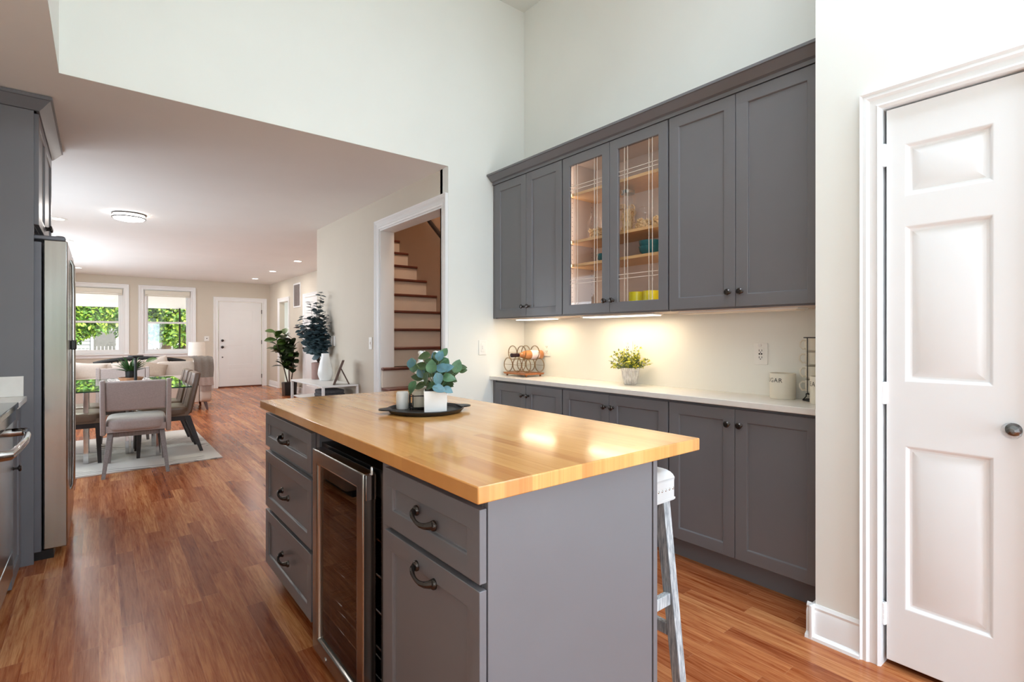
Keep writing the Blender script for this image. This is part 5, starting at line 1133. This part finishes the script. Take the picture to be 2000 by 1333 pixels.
# ------------------------------------------------------------------ outside the front windows
S('ground', 'concrete', -30, 40, 16.7, 34, -0.9, -0.62); tag(box('lawn', M['lawn'], -30, 40, 34.0, 80, -0.9, -0.6), 'strip of grass before the house across the street', 'grass', kind='stuff')
S('yard', 'lawn', -12, 14, -40, -2.43, -0.9, -0.3)
S('porch_floor', 'concrete', -3, 6, 14.27, 16.7, -0.6, -0.06)
t = thing('porch_awning', 'white sloped porch roof seen through the tops of the front windows', 'awning', (1, 15.4, 2.4))
v, f = slanted(-4, 7, 2.55, 2.02, 14.27, 16.6, 0.12); b = MB(); b.prism([(14.27, 2.62), (16.6, 2.12), (16.6, 1.99), (14.27, 2.5)], -4, 7); b.build('soffit', M['porch'], t)
for x in (-1.2, 1.70, 4.8): box('post', M['black_wire'], x - 0.018, x + 0.018, 16.48, 16.52, -0.058, 2.0, t)
t = thing('porch_railing', 'white porch railing across the bottom of the front windows', 'railing', (1, 16.5, 0.0))
b = MB(); b.box(-4, 7, 16.56, 16.62, 0.74, 0.80); b.box(-4, 7, 16.57, 16.61, 0.02, 0.06); b.build('rail', M['porch'], t)
b0 = box('baluster', M['porch'], -2, -1.975, 16.575, 16.605, 0.06, 0.74, t)
for q in range(1, 40): b = b0.copy(); COL.objects.link(b); b.parent = t; b.location = (q * 0.15, 0, 0)
box('bottom_post', M['porch'], 2.85, 2.95, 16.54, 16.64, -0.058, 0.9, t)
t = thing('house', 'pale sided house across the street behind the trees', 'house', (2, 36, -0.6))
b = MB(); b.box(-14, 20, 36, 44, -0.6, 6.5)
for q in range(34): b.prism([(36.0, -0.6 + q * 0.2), (35.96, -0.6 + q * 0.2), (36.0, -0.4 + q * 0.2)], -14, 20)
b.build('walls', M['siding'], t)
v = MB(); v.prism([(35.2, 6.4), (44.6, 6.4), (40, 9)], -14.6, 20.6); v.build('roof', M['graywood'], t)
for x in (-9, -5.6, -2.5, 0.25, 3.05, 5.8, 9): 
    wn_ = box('window', M['porch'], x - 0.6, x + 0.6, 35.86, 35.94, 0.2, 1.7, t); box('pane', M['house_win'], x - 0.48, x + 0.48, 35.84, 35.87, 0.32, 1.58, wn_)
def tree(label, x, y, h, crown, seed, n, lean=0.0, z0=-0.6, ls=0.3):
    t = thing('tree', label, 'tree', (x, y, z0), 'trees beyond the porch'); rnd = random.Random(seed)
    tr = [(x, y, z0), (x + lean * .3, y, z0 + h * .3), (x + lean * .7, y, z0 + h * .6), (x + lean, y, z0 + h)]; sm = MB(); sm.tube(tr, [.22, .17, .12, .05], 10); ga, gb = MB(), MB()
    for (cx_, cy_, cz_, r_) in crown:
        sm.tube([tr[2], (cx_, cy_, cz_)], [0.07, 0.02], 6)
        for i in range(n):
            v_ = Vector((rnd.gauss(0, 1), rnd.gauss(0, 1), rnd.gauss(0, 1))).normalized() * r_ * rnd.uniform(.3, 1) ** .5; p = Vector((cx_, cy_, cz_)) + v_ * 1.0
            (gb if rnd.random() < .4 else ga).leaf(p, (rnd.uniform(-1, 1), rnd.uniform(-1, .3), rnd.uniform(-1, .4)), (rnd.uniform(-.6, .6), rnd.uniform(-.9, .2), 1), ls * rnd.uniform(.7, 1.3), ls * .6, .2, .15, .9, 3)
    ga.build('foliage', M['tree_a'], t, smooth=80); gb.build('foliage', M['tree_b'], t, smooth=80); sm.build('trunk', M['trunk'], t)
tree('leafy tree outside the left front window', -1.2, 25, 5.2, [(-1.6, 24.5, 3.3, 1.5), (-0.2, 25, 3.0, 1.3), (-3, 25.5, 2.9, 1.5), (-1.0, 25.5, 2.0, 1.1), (-2.6, 24, 1.9, 1.0), (-.3, 24.4, 1.9, .7), (-1.8, 24.2, 1.3, .7), (.6, 24.8, 2.4, .9), (-1.1, 24.2, 1.5, .7)], 1, 1500, -0.4, ls=.14)
tree('tree with a slanting trunk outside the right front window', 2.0, 27, 5.5, [(1.4, 26.5, 3.4, 1.3), (3.0, 27, 3.3, 1.5), (4.4, 27.5, 3.0, 1.4), (2.6, 26.2, 2.3, 1.0), (1.6, 27, 2.2, 1.0), (3.4, 26.6, 1.8, .8), (1.3, 26.4, 1.6, .8), (2.4, 26.2, 1.5, .6), (.9, 26.5, 2.2, 1.0), (.6, 27, 3.2, 1.2)], 2, 1500, 1.2, ls=.14)
tree('bright low shrub outside the right edge of the right window', 1.95, 18.2, 1.9, [(1.92, 18.2, .55, .38), (2.0, 18.3, 1.2, .36), (2.05, 18.2, 1.75, .35), (1.8, 18.1, .2, .3)], 3, 200, 0.1, ls=.16)
tree('garden tree behind the kitchen', -1.2, -9, 4.5, [(-1.2, -9, 2.2, 1.6), (-0.4, -8.5, 1.0, 1.2), (-2.2, -8.8, 1.2, 1.2)], 9, 420, 0.1, ls=.28)
tree('tall shade tree behind the house line', 8, 30, 7, [(7, 30, 5, 2.4), (9, 31, 5.5, 2.6)], 4, 400, 0.3, ls=.4)
